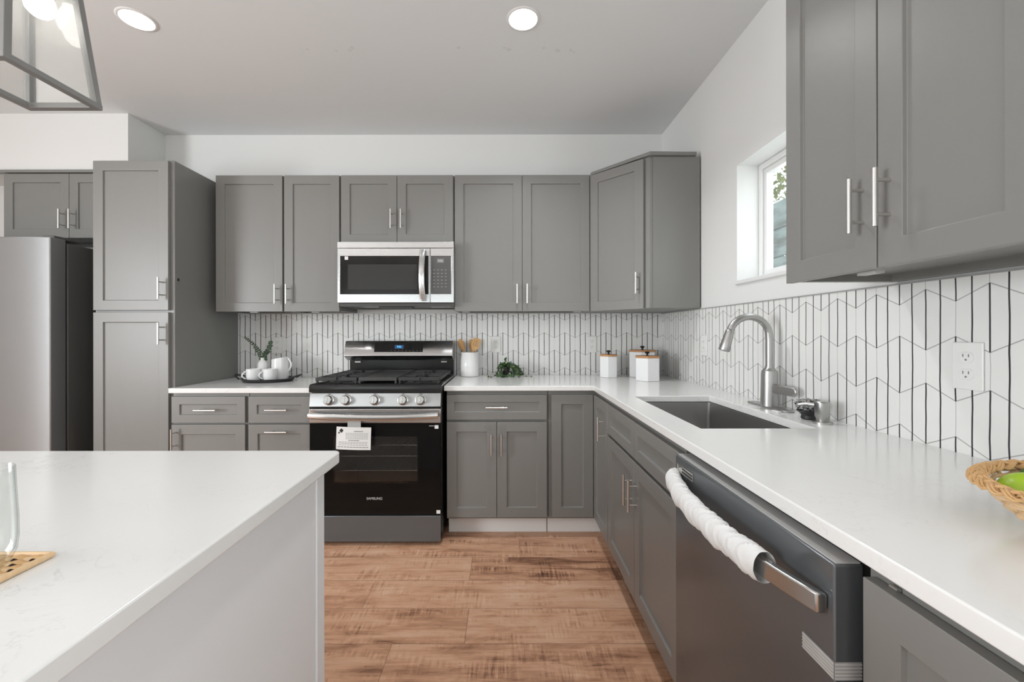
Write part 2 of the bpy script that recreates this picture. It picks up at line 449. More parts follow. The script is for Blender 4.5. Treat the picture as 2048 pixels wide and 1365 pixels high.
struct('wall_back_backsplash', MB().box(-1.982, WR, D, WB - .0005, .70, 1.372), M['tile_back'], smooth=False)
struct('wall_right_backsplash', MB().box(XR, WR - .0005, -.6, D - .0005, .88, 1.366), M['tile_right'], smooth=False)
struct('trim_1', MB().box(XR - .003, WR - .0005, -.6, D - .0005, 1.366, 1.371), mat('grey tile edge trim', (.35, .35, .34), .4), smooth=False)

# windows
def win(n, root_loc, rz, w_, h_, sill=True):
    r = bpy.data.objects.new('window_%d' % n, None); COL.objects.link(r); r.location = root_loc; r.rotation_euler = (0, 0, rz); r['kind'] = 'structure'
    # local: x along the opening, y outward, z up; origin at the lower left corner of the frame, room side
    obj('window_frame', MB().slab([0, .020, w_ - .020, w_], [0, .026, h_ - .026, h_], lambda i, j: not (i == 1 and j == 1), 0, .06, 'y'), M['white'], r, bevel=.003)
    obj('window_sash', MB().slab([.020, .040, w_ - .040, w_ - .020], [.026, .052, h_ - .052, h_ - .026], lambda i, j: not (i == 1 and j == 1), .014, .05, 'y'), M['white'], r, bevel=.003)
    obj('window_pane', MB().box(.039, w_ - .039, .030, .034, .051, h_ - .051), M['pane'], r, smooth=False)
    if sill: obj('window_sill', MB().box(-.004, w_ + .004, -.122, -.0, -.022, .0), M['white'], r, bevel=.006, seg=3)
    return r
win(1, (WR + .110, WY1, WZ0 + .0005), R(-90), WY1 - WY0, WZ1 - WZ0 - .001)
win(2, (.9, YN - .02, .65), R(180), 1.6, 1.6, False)  # added rear window, out of view, made to hold a fill lamp
win(3, (-1.8, YN - .02, .65), R(180), 1.6, 1.6, False)  # second added rear window for a fill lamp, also unseen
win(5, (WR + .02, -1.0, .65), R(-90), 1.6, 1.6, False)  # unseen window added so fill light reaches the island side panel
win(4, (XL - .02, -1.5, .65), R(90), 1.6, 1.6, False)  # unseen left window added to carry the strongest fill lamp

# garden beyond the kitchen window
struct('ground', MB().box(WR + .2, 9, -2, 12, -.25, -.15), M['soil'], smooth=False)
fn = thing('fence', 'weathered teal grey board fence outside the kitchen window', 'fence', (3.1, 0, -.15))
for k in range(9):
    obj('board', MB().box(0, .03, .5, 9.5, .02 + k * .318, .02 + k * .318 + .300), M['boards'], fn, bevel=.004)
for k in range(5):
    obj('post', MB().box(.031, .12, .6 + k * 2.1, .7 + k * 2.1, .0, 2.86), M['boards'], fn)
def leafblob(n, c, rad, size, seed):
    rnd = random.Random(seed); mb = MB()
    for _ in range(n):
        while True:
            p = Vector((rnd.uniform(-1, 1), rnd.uniform(-1, 1), rnd.uniform(-1, 1)))
            if p.length < 1: break
        p = Vector((c[0] + p.x * rad[0], c[1] + p.y * rad[1], c[2] + p.z * rad[2]))
        q = Matrix.Rotation(rnd.uniform(0, 6.3), 3, 'Z') @ Matrix.Rotation(rnd.uniform(-1.2, 1.2), 3, 'X')
        s_ = size * rnd.uniform(.6, 1.2)
        mb.add([p + q @ Vector(v) * s_ for v in ((0, -1, 0), (.45, -.1, .12), (0, 1, 0), (-.45, -.1, .12))], [(0, 1, 2), (0, 2, 3)])
    return mb
tr = thing('tree', 'leafy yellow green tree rising over the fence outside the window', 'tree', (4.3, 6.2, -.15))
obj('trunk', MB().tube([(0, 0, 0), (.05, .02, 1.5), (-.03, .05, 3.0), (.1, 0, 4.2)], [.12, .10, .07, .03], 12), M['stem'], tr)
obj('foliage', leafblob(1100, (0, 0, 3.9), (1.0, 1.3, 1.1), .075, 3), M['tree_leaf'], tr, smooth=False)
gr = thing('ornamental_grass', 'arching grey green grass clump in front of the board fence', 'plant', (2.55, 3.75, -.15))
mb = MB(); rnd = random.Random(5)
for k in range(90):
    a = rnd.uniform(0, 2 * PI); L = rnd.uniform(.8, 1.25); H = rnd.uniform(1.5, 2.35)
    pts = [(math.cos(a) * L * (t ** 1.7) * .42, math.sin(a) * L * (t ** 1.7) * .55, H * (t - .38 * t ** 3) * 1.22) for t in [i / 7 for i in range(8)]]
    mb.tube(pts, [.007, .010, .011, .011, .010, .008, .006, .002], 4)
obj('blade', mb, M['grass_leaf'], gr)['kind'] = 'stuff'

# ------------------------------------------------------------------ handles and doors
def bar_handle(parent, loc, vertical=True, L=.128, r=.0055, st=.034):
    """bar pull: parent-local loc is the middle of the bar on the door face (face normal is -y)"""
    mb = MB(); h = L / 2; p = .038
    if vertical:
        mb.cyl((0, -st, -h), (0, -st, h), r, n=16)
        for s_ in (-p, p): mb.cyl((0, 0, s_), (0, -st + r * .6, s_), .0042, n=12)
    else:
        mb.cyl((-h, -st, 0), (h, -st, 0), r, n=16)
        for s_ in (-p, p): mb.cyl((s_, 0, 0), (s_, -st + r * .6, 0), .0042, n=12)
    return obj('handle', mb, M['nickel'], parent, loc, label='brushed nickel bar handle')
def front(parent, name, x, z, w_, h_, handle=None, rail=.058, y=-.021, rec=.009, label=None, rot=None, org=None):
    """shaker front; its own origin at its lower left corner on the room side"""
    o = obj(name, MB().recess(0, w_, 0, .020, 0, h_, '-y', (rail, rail, rail, rail), rec, .0025), M['cab'], parent,
            org if org else (x, y, z), rot, label, bevel=.0012)
    if handle:
        kind, hx, hz = handle
        bar_handle(o, (hx, 0, hz), kind == 'v')
    return o

# ------------------------------------------------------------------ cabinets
WALLG = 'grey shaker wall cabinets'
BASEG = 'grey shaker base cabinets'
UZ, UH = 1.372, .914
def upper(name, label, loc, rz, w_, h_, d_, split, hz=.115, gap=(.006, .006), mid=.003, handles=True, brackets=()):
    t = thing(name, label, 'cabinet', loc, rz, WALLG)
    obj('carcass', MB().recess(.001, w_ - .001, 0, d_, .004, h_ - .002, '-z', (.018, .018, .02, .018), .022), M['cab'], t, bevel=.001)
    xs = [gap[0]] + [s for s in split] + [w_ - gap[1]]
    n = len(xs) - 1
    for k in range(n):
        x0 = xs[k] + (mid / 2 if k else 0); x1 = xs[k + 1] - (mid / 2 if k < n - 1 else 0)
        ww = x1 - x0
        if n == 1: hx = ww - .035 if handles != 'L' else .028
        else: hx = ww - .034 if k == 0 else .030
        front(t, 'door', x0, 0, ww, h_ - .004, ('v', hx, hz))
    for bx in brackets:
        obj('bracket', MB().box(bx - .026, bx + .026, .012, .034, -.006, .0035), M['bracket'], t, label='light grey mounting bracket')
    return t
UY = 2.806
upper('wall_cabinet', 'single-door grey wall cabinet hanging next to the tall pantry above the black tray', (-1.930, UY, UZ), 0, .456, UH, D - UY, [], brackets=(.24,))
upper('wall_cabinet', 'narrow single-door grey wall cabinet between the microwave and the cabinet beside the pantry', (-1.474, UY, UZ), 0, .380, UH, D - UY, [], handles='L', brackets=(.2,))
upper('wall_cabinet', 'short two-door grey wall cabinet directly above the microwave', (-1.094, UY, 1.828), 0, .759, .458, D - UY, [.3795], hz=.155)
upper('wall_cabinet', 'wide two-door grey wall cabinet between the microwave and the angled corner cabinet', (-.335, UY, UZ), 0, .911, UH, D - UY, [.456], brackets=(.075, .83))
upper('wall_cabinet', 'large two-door grey wall cabinet close to the camera beside the window', (.868, 1.260, UZ), R(-90), .617, UH, XR - .868, [.3115], hz=.150, brackets=(.245,), mid=.004)
# cabinet over the fridge
t = upper('wall_cabinet', 'two-door grey wall cabinet under the soffit above the refrigerator', (-3.343, 2.806, 1.866), 0, .882, .433, D - 2.806, [.441], hz=.120)
obj('top_panel', MB().box(-.30, .880, -.03, .003, .4345, .452), M['cab'], t, bevel=.001)
# diagonal corner cabinet
t = thing('wall_cabinet', 'angled corner wall cabinet with one diagonal door and a loose board on top', 'cabinet', (0, 0, 0), 0, WALLG)
x0, y0, x1, y1 = .5785, UY, .872, 2.500
obj('carcass', MB().prism([(x0, D - .001), (x0, y0), (x1, y1), (XR - .001, y1), (XR - .001, D - .001)], 'z', UZ + .003, UZ + UH - .004), M['cab'], t, bevel=.001)
ang = math.atan2(y1 - y0, x1 - x0); L = math.hypot(x1 - x0, y1 - y0)
dv = Vector((math.cos(ang), math.sin(ang), 0)); nv = Vector((math.sin(ang), -math.cos(ang), 0))
p = Vector((x0, y0, UZ)) + dv * .014 + nv * .021
front(t, 'door', 0, 0, L - .045, UH - .012, ('v', L - .045 - .032, .155), rot=(0, 0, ang), org=p)
q0 = Vector((x0, y0, 0)) + nv * .026; q1 = Vector((x1, y1 - .022, 0))
obj('top_panel', MB().prism([(x0 + .01, D - .002), (x0 + .005, y0 - .012), (x0 + .018, y0 - .028), (x1 - .006, y1 - .028), (1.145, y1 - .020), (1.145, D - .002)], 'z', UZ + UH - .0035, UZ + UH + .017), M['cab'], t, bevel=.0015)
obj('end_panel', MB().box(x1 + .018, XR - .0015, y1 - .005, y1 - .0005, UZ + .003, UZ + UH - .005), M['cab'], t, bevel=.001)

# pantry
t = thing('pantry_cabinet', 'tall full-height grey pantry cabinet standing between refrigerator and worktop', 'cabinet', (-2.458, 2.511, 0))
obj('carcass', MB().box(.001, .473, 0, D - 2.511, .115, 2.268), M['cab'], t, bevel=.0015)
obj('toe_kick', MB().box(.005, .470, .07, .09, 0, .1145), M['kick'], t)
front(t, 'door', .006, 1.366, .448, .893, ('v', .414, .128), label='upper pantry door')
front(t, 'door', .006, .130, .448, 1.223, ('v', .414, 1.223 - .127), label='lower pantry door')
obj('filler_strip', MB().box(.4742, .4762, .001, .020, .12, 2.266), M['cab'], t)
obj('hole_cap', MB().cyl((.4735, .03, 1.554), (.4755, .03, 1.554), .009, n=20), M['black_matte'], t, label='small round black screw hole')

# base cabinets
CT = .884
def base(name, label, loc, rz, w_, d_, ztop, kick=True):
    t = thing(name, label, 'cabinet', loc, rz, BASEG)
    obj('carcass', MB().box(.001, w_ - .001, 0, d_, .115, ztop), M['cab'], t, bevel=.001)
    if kick: obj('toe_kick', MB().box(.002, w_ - .002, .075, .092, 0, .1145), M[kick], t)
    return t
BY = 2.501; LZ = -.011
t = base('base_cabinet', 'grey base cabinet with one drawer over a door, beside the pantry', (-1.982, BY, 0), 0, .456, D - BY, CT + LZ, 'kick')
front(t, 'drawer', .004, .694, .437, .157, ('h', .220, .080), rail=.047)
front(t, 'door', .004, .130, .437, .554, ('v', .025, .470))
t = base('base_cabinet', 'grey base cabinet with stacked drawers directly beside the oven range', (-1.525, BY, 0), 0, .378, D - BY, CT + LZ, 'kick')
front(t, 'drawer', .004, .694, .365, .157, ('h', .180, .080), rail=.05)
front(t, 'drawer', .004, .405, .365, .279, ('h', .180, .240), rail=.055)
front(t, 'drawer', .004, .130, .365, .268, ('h', .180, .240), rail=.055)
t = base('base_cabinet', 'grey base cabinet with a wide drawer over two doors beside the range', (-.345, BY, 0), 0, .606, D - BY, CT, 'kick')
front(t, 'drawer', .003, .711, .594, .149, ('h', .297, .076), rail=.045)
front(t, 'door', .003, .130, .2955, .567, ('v', .2955 - .030, .438))
front(t, 'door', .3015, .130, .2955, .567, ('v', .026, .438))
# corner cabinet
t = thing('base_cabinet', 'grey corner base cabinet with two tall doors meeting in the inside corner', 'cabinet', (0, 0, 0), 0, BASEG)
obj('carcass', MB().prism([(.2625, D - .001), (.2625, BY), (.551, BY), (.551, 2.148), (XR - .001, 2.148), (XR - .001, D - .001)], 'z', .115, CT), M['cab'], t, bevel=.001)
obj('toe_kick', MB().prism([(.264, BY + .092), (.264, BY + .075), (.626, BY + .075), (.626, 2.149), (.643, 2.149), (.643, BY + .092)], 'z', 0, .1145), M['kick'], t)
front(t, 'door', .281, .130, .2465, .730, None, y=BY - .021)
front(t, 'door', 0, 0, .329, .730, ('v', .262, .585), rot=(0, 0, R(-90)), org=(.530, BY - .0225, .130))
# sink base
t = base('base_cabinet', 'grey sink base cabinet with two false fronts over two doors', (.551, 2.147, 0), R(-90), .884, XR - .552, .70, 'kick_dark')
obj('face_frame', MB().box(.001, .883, .0002, .02, .7005, CT), M['cab'], t)
front(t, 'drawer_front', .004, .711, .434, .149, None, rail=.045)
front(t, 'drawer_front', .442, .711, .434, .149, None, rail=.045)
front(t, 'door', .004, .130, .434, .567, ('v', .434 - .032, .440))
front(t, 'door', .442, .130, .434, .567, ('v', .030, .440))
# near base cabinet on the right
t = base('base_cabinet', 'grey base cabinet close to the camera, next to the dishwasher', (.551, .630, 0), R(-90), .90, XR - .552, CT, 'kick_dark')
front(t, 'door', .012, .130, .600, .733, ('v', .57, .56))
front(t, 'door', .616, .130, .27, .733, None)
obj('hinge', MB().cyl((.040, -.005, .8655), (.052, -.005, .8655), .0035, n=12), M['nickel'], t)

# ------------------------------------------------------------------ worktops, sink
o = obj('worktop', MB().box(-1.9815, -1.133, D - .650, D - .0008, CT + LZ + .0005, .914 + LZ), M['quartz'], bevel=.003, seg=3)
tag(o, 'short white quartz worktop between the pantry and the range', 'worktop')
SX0, SX1, SY0, SY1 = .640, 1.014, 1.357, 2.060
CX = XR - .646
o = obj('worktop', MB().slab([-.356, CX, SX0, SX1, XR - .0008], [-.55, SY0, SY1, D - .650, D - .0008],
        lambda i, j: (j == 3 or i >= 1) and not (i == 2 and j == 1), CT + .0005, .914, 'z'), M['quartz'], bevel=.003, seg=3)
tag(o, 'long L-shaped white quartz worktop with the sink cut-out', 'worktop')
t = thing('sink', 'rectangular stainless undermount sink let into the white worktop', 'sink', ((SX0 + SX1) / 2, (SY0 + SY1) / 2, .704))
hw, hl = (SX1 - SX0) / 2 - .004, (SY1 - SY0) / 2 - .004
def rrect(a, b, r, z, n=6):
    out = []
    for cx, cy, s in ((a - r, b - r, 0), (-a + r, b - r, 1), (-a + r, -b + r, 2), (a - r, -b + r, 3)):
        for k in range(n + 1):
            an = (s + k / n) * PI / 2
            out.append((cx + r * math.cos(an), cy + r * math.sin(an), z))
    return out
mb = MB(); rings = [rrect(hw + .012, hl + .012, .02, .179), rrect(hw, hl, .012, .179), rrect(hw - .003, hl - .003, .014, .02), rrect(hw - .02, hl - .02, .02, .004), rrect(.03, .03, .029, .0)]
n = len(rings[0]); vs = [p for rg in rings for p in rg]; fs = []
for i in range(len(rings) - 1):
    for k in range(n): fs.append((i * n + k, i * n + (k + 1) % n, (i + 1) * n + (k + 1) % n, (i + 1) * n + k))
fs.append(tuple((len(rings) - 1) * n + k for k in range(n)))
mb.add(vs, fs); obj('bowl', mb, M['steel_sink'], t)
obj('drain', MB().lathe([(.045, .0012), (.045, .004), (.036, .004), (.030, .0015)], n=28), M['nickel'], t)

# faucet
FX, FY, FZ = 1.108, 1.745, .9142
t = thing('faucet', 'tall gooseneck pull-down kitchen faucet in brushed nickel behind the sink', 'faucet', (FX, FY, FZ))
mb = MB(); pts = []
for s_, cy in ((1, .105), (-1, -.105)):
    for k in range(9):
        a = (k / 8 - .5) * PI + (PI / 2 if s_ > 0 else -PI / 2)
        pts.append((.027 * math.cos(a), cy + .027 * math.sin(a)))
mb.prism(pts, 'z', 0, .006); obj('deck_plate', mb, M['faucet'], t, bevel=.002)
obj('body', MB().lathe([(.034, .0062), (.034, .012), (.0315, .09), (.0305, .135), (.0285, .152), (.022, .158), (.017, .164), (.017, .172)], n=32), M['faucet'], t)
sp = [(0, 0, .172), (0, 0, .22), (0, 0, .28)]
rr_ = .084
for k in range(1, 15):
    a = R(160) * k / 14
    sp.append((-rr_ + rr_ * math.cos(a), 0, .294 + rr_ * math.sin(a)))
obj('spout', MB().tube(sp, .0145, 20), M['faucet'], t)
a = R(160); e = Vector(sp[-1]); dr = Vector((-math.sin(a), 0, math.cos(a)))
dr = Vector((-.30, 0, -.954))
mb = MB().tube([e + dr * .001, e + dr * .004, e + dr * .012, e + dr * .05, e + dr * .088, e + dr * .091], [.0150, .0168, .0175, .0195, .0225, .021], 24)
obj('spray_head', mb, M['faucet'], t)
mb = MB(); L0 = .112; hr = .0185; pts = []
for cx_, s_ in ((L0 - hr, 1), (hr, -1)):
    for k in range(11):
        a = (k / 10 - .5) * PI + (0 if s_ > 0 else PI)
        pts.append((cx_ + hr * math.cos(a), hr * math.sin(a)))
mb.prism(pts, 'y', -.007, .007)
obj('lever', mb, M['faucet'], t, (-.004, -.022, .083), (0, R(3), R(-74)), bevel=.005, seg=3)
# soap dispenser
t = thing('soap_dispenser', 'small brushed nickel soap dispenser pump on the worktop near the faucet', 'soap dispenser', (1.087, 1.428, .9142))
obj('base', MB().lathe([(.030, 0), (.030, .006), (.027, .008), (.019, .0085)], n=28), M['faucet'], t)
obj('body', MB().lathe([(.0175, .0087), (.0185, .02), (.0215, .024), (.0215, .072), (.019, .075)], n=28), M['faucet'], t)
obj('spout', MB().tube([(-.018, .010, .062), (-.035, .03, .063), (-.05, .045, .057)], [.007, .006, .005], 12), M['faucet'], t)
t = thing('scrubber', 'black-handled pot scrubber with a steel wool top beside the soap dispenser', 'scrubber', (1.094, 1.502, .9142))
obj('grip', MB().lathe([(.020, 0), (.024, .004), (.022, .014), (.027, .022), (.037, .030), (.035, .033)], n=28), M['black_matte'], t)
rnd = random.Random(3); mb = MB()
mb.lathe([(.030, .0335), (.037, .042), (.038, .052), (.033, .064), (.020, .071), (.004, .073)], n=24)
for k in range(150):
    a, z = rnd.uniform(0, 2 * PI), rnd.uniform(.036, .072); r0 = .038 * math.sqrt(max(.05, 1 - ((z - .050) / .025) ** 2))
    p = Vector((r0 * math.cos(a), r0 * math.sin(a), z)); d1 = Vector((rnd.uniform(-1, 1), rnd.uniform(-1, 1), rnd.uniform(-.6, .6))) * .007
    mb.tube([p - d1, p + p.normalized() * .002, p + d1], .0013, 5)
obj('steel_wool', mb, M['scrub'], t)
o = obj('plastic_clip', MB().box(-.008, .008, -.02, .02, 0, .006), M['plastic'], loc=(1.062, 1.630, .9145), bevel=.002)
tag(o, 'tiny white plastic clip lying at the faucet plate', 'clip')

# ------------------------------------------------------------------ island
o = thing('kitchen_island', 'white panelled island cabinet carrying the worktop nearest the camera', 'kitchen island', (0, 0, 0))
obj('body', MB().box(-1.85, -.471, -.55, 1.072, .0, CT), M['island'], o, bevel=.001)
obj('corner_post', MB().box(-.4705, -.4625, 1.030, 1.0725, .0, CT), M['island'], o, bevel=.002)
obj('side_panel', MB().box(-.4705, -.4665, -.54, 1.0265, .0, CT), M['island'], o, bevel=.001)
ix0, ix1, iy0, iy1, rad = -1.90, -.432, -.60, 1.108, .02
pts = [(ix0, iy0), (ix1, iy0)] + [(ix1 - rad + rad * math.cos(a), iy1 - rad + rad * math.sin(a)) for a in [k / 8 * PI / 2 for k in range(9)]] + [(ix0, iy1)]
o = obj('worktop', MB().prism(pts, 'z', CT + .0005, .914), M['quartz'], bevel=.0035, seg=3)
tag(o, 'white quartz island worktop holding the drinking glass', 'worktop')

# ------------------------------------------------------------------ range
RX0, RX1, RF = -1.125, -.364, 2.405
t = thing('oven_range', 'stainless freestanding gas range with black glass oven door', 'range', ((RX0 + RX1) / 2, RF, 0))
W2 = (RX1 - RX0) / 2
obj('body', MB().recess(-W2, W2, .035, 3.095 - RF, .022, .905, '-y', (.10, .10, .17, .215), .46), M['black_enamel'], t, bevel=.001)
for sx in (-1, 1):
    for yy in (.07, .60):
        obj('leg', MB().cyl((sx * (W2 - .05), yy, 0), (sx * (W2 - .05), yy, .0218), .018, n=16), M['black_plastic'], t)
obj('storage_drawer', MB().box(-W2 + .002, W2 - .004, .0, .034, .024, .172), M['steel_dark'], t, bevel=.002)
od = obj('oven_door', MB().slab([-W2 + .002, -.243, .243, W2 - .004], [.178, .362, .630, .708], lambda i, j: not (i == 1 and j == 1), .002, .033, 'y'), M['black_glass'], t, bevel=.0015)
obj('window', MB().box(-.243, .243, .0025, .006, .362, .630), M['oven_glass'], od, smooth=False, label='see-through oven window')
obj('door_trim', MB().box(-W2 + .001, W2 - .002, -.004, .033, .709, .790), M['steel'], od, bevel=.003, label='stainless strip across the top of the oven door')
hp = []
for k in range(21):
    x = -W2 + .012 + (2 * W2 - .026) * k / 20; f = (k / 20 - .5) * 2
    hp.append((x, -.052 + .016 * f * f * f * f * 1.0, .757 - .010 * (1 - f * f)))
mb = MB().tube(hp, .0175, 14, flat=(.5, 1.0))
for sx in (-1, 1): mb.box(sx * (W2 - .035) - .012, sx * (W2 - .035) + .012, -.045, -.0035, .742, .764)
obj('handle', mb, M['steel_plain'], od)
text('lettering', 'SAMSUNG', .020, mat('silver print', (.6, .6, .6), .4), od, (-.005, .0012, .272), label='silver brand lettering on the black glass')
obj('sticker', MB().box(W2 - .028, W2 - .006, .0008, .0016, .185, .205), M['paper'], od, label='small white square sticker at the lower corner')
obj('sticker', MB().box(W2 - .038, W2 - .016, .0008, .0016, .675, .695), M['paper'], od, label='small white square sticker at the upper corner')
obj('print_line', MB().box(W2 - .070, W2 - .041, .0008, .0014, .689, .693), mat('print', (.5, .5, .5), .5), od)
obj('liner', MB().recess(-W2 + .103, W2 - .103, .04, .49, .195, .688, '-y', (.004, .004, .004, .004), .44), mat('oven liner', (.62, .62, .61), .4), t)
for zz in (.415, .50, .565):
    mb = MB()
    for yy in (.06, .45): mb.cyl((-.262, yy, zz), (.262, yy, zz), .0035, n=8)
    for k in range(15): mb.cyl((-.252 + k * .036, .06, zz + .003), (-.252 + k * .036, .45, zz + .003), .002, n=6)
    obj('oven_rack', mb, M['nickel'], t)
cp = obj('control_panel', MB().prism([(-.005, .803), (.036, .803), (.036, .880), (.010, .880)], 'x', -W2 + .001, W2 - .002), M['steel_panel'], t, bevel=.002)
tilt = math.atan2(.015, .077)
for kx in (-.267, -.168, -.003, .160, .262):
    kb = MB().tube([(0, .0, 0), (0, -.004, 0), (0, -.006, 0), (0, -.026, 0), (0, -.029, 0)], [.031, .031, .026, .0245, .022], 32)
    kn = obj('knob', kb, M['steel_plain'], cp, (kx, .0005, .841), (-tilt, 0, 0))
    obj('pointer', MB().box(-.004, .004, -.0335, -.028, -.022, .022), M['steel_plain'], kn, bevel=.0015)
    obj('mark', MB().box(-.008, .008, .0005, .0015, .034, .0375), M['black_plastic'], kn, (0, -.0022, -.002))
pf = [(.004, .884), (.002, .905), (.006, .922), (.018, .930), (.60, .930), (.60, .906), (.036, .906), (.036, .884)]
obj('cooktop', MB().prism(pf, 'x', -W2 - .003, W2 + .003), M['black_enamel'], t, bevel=.002)
def burner(x, y, r):
    obj('burner', MB().lathe([(r * 1.25, .9305), (r * 1.25, .934), (r, .936), (r, .944), (r * .85, .948), (r * .2, .949)], (x, y, 0), 28), M['cast_iron'], t)
for x, y, r in ((-.245, .16, .042), (-.245, .44, .036), (.245, .16, .046), (.245, .44, .036), (0, .30, .036)): burner(x, y, r)
def grate(x0, x1):
    mb = MB(); z0, z1 = .952, .966; y0, y1 = .045, .565; b = .006
    cx = (x0 + x1) / 2
    for y in (y0, y1 - .014): mb.box(x0, x1, y, y + .014, z0 - .006, z1)
    for x in (x0, x1 - .014): mb.box(x, x + .014, y0 + .001, y1 - .001, z0 - .006, z1 - .0005)
    mb.box(x0 + .001, x1 - .001, .298, .312, z0, z1 - .0005)
    for yc in (.16, .44):
        for k in range(8):
            a = k * PI / 4; c, s_ = math.cos(a), math.sin(a)
            ex = cx + c * .11; ey = yc + s_ * .125
            if abs(c) > .9: mb.box(min(cx + c * .04, ex), max(cx + c * .04, ex), yc - b, yc + b, z0, z1 + .003)
            elif abs(s_) > .9: mb.box(cx - b, cx + b, min(yc + s_ * .04, ey), max(yc + s_ * .04, ey), z0, z1 + .003)
        for dy in (-.08, .08): mb.box(x0 + .002, x1 - .002, yc + dy - b, yc + dy + b, z0, z1 - .001)
    for x in (x0 + .002, x1 - .014):
        for y in (y0 + .002, y1 - .014): mb.box(x, x + .012, y, y + .012, .9305, z0)
    return obj('grate', mb, M['cast_iron'], t, bevel=.002)
grate(-W2 + .016, -.122); grate(.122, W2 - .016)
mb = MB().recess(-.112, .112, -.565, -.045, -.966, -.946, '-z', (.014, .014, .014, .014), .004)
mb.v = [(x, -y, -z) for (x, y, z) in mb.v]
for x in (-.112, .100):
    for y in (.047, .551): mb.box(x, x + .012, y, y + .012, .9305, .947)
obj('griddle', mb, M['griddle'], t, bevel=.002)
bgd = obj('backguard', MB().prism([(.520, 1.068), (.555, 1.1685), (.560, 1.172), (.685, 1.172), (.685, 1.034), (.585, 1.034)], 'x', -W2 + .0, W2 - .0), M['steel'], t, bevel=.002)
ta = math.atan2(.035, .1005)
dp = obj('display_panel', MB().box(-.171, .171, -.0015, .001, -.032, .032), M['black_glass'], bgd, (0, .5410, 1.124), (-ta, 0, 0), smooth=False)
obj('clock_window', MB().box(-.028, .034, -.0023, -.0016, -.008, .019), M['blue_glow'], dp)
text('clock_digits', '9:02', .019, M['blue_led'], dp, (.003, -.0028, .006))
for k in range(9):
    obj('touch_key', MB().box(-.055 + k * .026, -.047 + k * .026, -.0022, -.0016, -.022, -.020), mat('grey print', (.25, .25, .25), .5), dp)
obj('rear_panel', MB().box(-W2 + .004, W2 - .004, .625, .688, .9305, 1.0335), M['black_enamel'], t, bevel=.002)
for sx in (-1, 1):
    obj('side_bracket', MB().box(sx * .31 - .02, sx * .31 + .02, .600, .6245, 1.016, 1.025), M['steel_sink'], t)

# card hanging from the oven handle
cd = thing('warning_card', 'white printed paper card hanging from the oven door handle', 'card', (-.855, 2.367, .694))
mb = MB(); gx, gz = 10, 8; cw, ch = .196, .128
front_v = []
def cz(u, v):
    return (-cw / 2 + cw * u + .004 * (v - .5), -.006 * math.sin(PI * u) - .004 * v * (1 - v), -ch * (1 - v) - .008 * math.sin(PI * (1 - u) * .5) * 0 + .006 * (.5 - u))
V = []; F = []
for s_ in (0, .0012):
    for j in range(gz + 1):
        for i in range(gx + 1):
            x, y, z = cz(i / gx, j / gz); V.append((x, y + s_, z))
N1 = (gx + 1) * (gz + 1)
for j in range(gz):
    for i in range(gx):
        a_ = j * (gx + 1) + i; F.append((a_, a_ + 1, a_ + gx + 2, a_ + gx + 1)); F.append((N1 + a_, N1 + a_ + gx + 1, N1 + a_ + gx + 2, N1 + a_ + 1))
edge = [i for i in range(gx + 1)] + [j * (gx + 1) + gx for j in range(1, gz + 1)] + [gz * (gx + 1) + i for i in range(gx - 1, -1, -1)] + [j * (gx + 1) for j in range(gz - 1, 0, -1)]
for k in range(len(edge)):
    a_, b_ = edge[k], edge[(k + 1) % len(edge)]; F.append((a_, N1 + a_, N1 + b_, b_))
obj('sheet', mb.add(V, F), M['paper'], cd)
obj('hanging_strip', MB().box(-.035, .040, .0022, .0032, -.03, .042), mat('clear strip', (.45, .45, .44), .3), cd)
ink = MB(); rnd = random.Random(9)
def line(u0, u1, v, th=.0022):
    n_ = 10
    for k in range(n_):
        a_ = u0 + (u1 - u0) * k / n_; b_ = u0 + (u1 - u0) * (k + .82) / n_
        p0, p1 = cz(a_, v), cz(b_, v)
        ink.add([(p0[0], p0[1] - .0006, p0[2]), (p1[0], p1[1] - .0006, p1[2]), (p1[0], p1[1] - .0006, p1[2] + th), (p0[0], p0[1] - .0006, p0[2] + th)], [(0, 1, 2, 3)])
line(.52, .78, .80, .0045)
for v in (.72, .66, .60, .54, .48): line(.28, .93, v)
line(.36, .68, .40, .004)
for v in (.33, .27, .20): line(.08, .92, v)
line(.05, .95, .10, .004)
obj('print', ink, M['ink'], cd, smooth=False)
mb = MB(); c = cz(.14, .82)
for px, pz, s_ in ((.002, .002, .013), (-.012, -.010, .006)):
    mb.add([(c[0] + px - s_, c[1] - .001, c[2] + pz), (c[0] + px, c[1] - .001, c[2] + pz - s_), (c[0] + px + s_, c[1] - .001, c[2] + pz), (c[0] + px, c[1] - .001, c[2] + pz + s_)], [(0, 1, 2, 3)])
obj('diamond_symbol', mb, M['black_matte'], cd, smooth=False)

# ------------------------------------------------------------------ microwave
MX0, MX1, MF = -1.0815, -.3265, 2.705
t = thing('microwave', 'stainless over-the-range microwave mounted above the stove', 'microwave', ((MX0 + MX1) / 2, MF, 1.425))
mw = (MX1 - MX0) / 2
obj('body', MB().recess(-mw + .003, mw - .003, .032, D - MF - .002, -.022, .396, '-z', (.03, .03, .03, .03), .006), M['dark_grey'], t, bevel=.002)
obj('vent_filter', MB().box(-.26, -.10, .09, .24, -.019, -.0165), M['steel_dark'], t)
obj('vent_filter', MB().box(.20, .34, .09, .24, -.019, -.0165), M['steel_dark'], t)
obj('lamp_housing', MB().box(-.12, .10, .04, .09, -.034, -.0225), M['black_plastic'], t)
obj('top_strip', MB().box(-mw, mw, 0, .031, .354, .395), M['steel'], t, bevel=.002)
XS = mw - .1525
md = obj('door', MB().slab([-mw, -mw + .018, XS - .012, XS - .001], [0, .055, .302, .352], lambda i, j: not (i == 1 and j == 1), 0, .031, 'y'), M['steel'], t, bevel=.002)
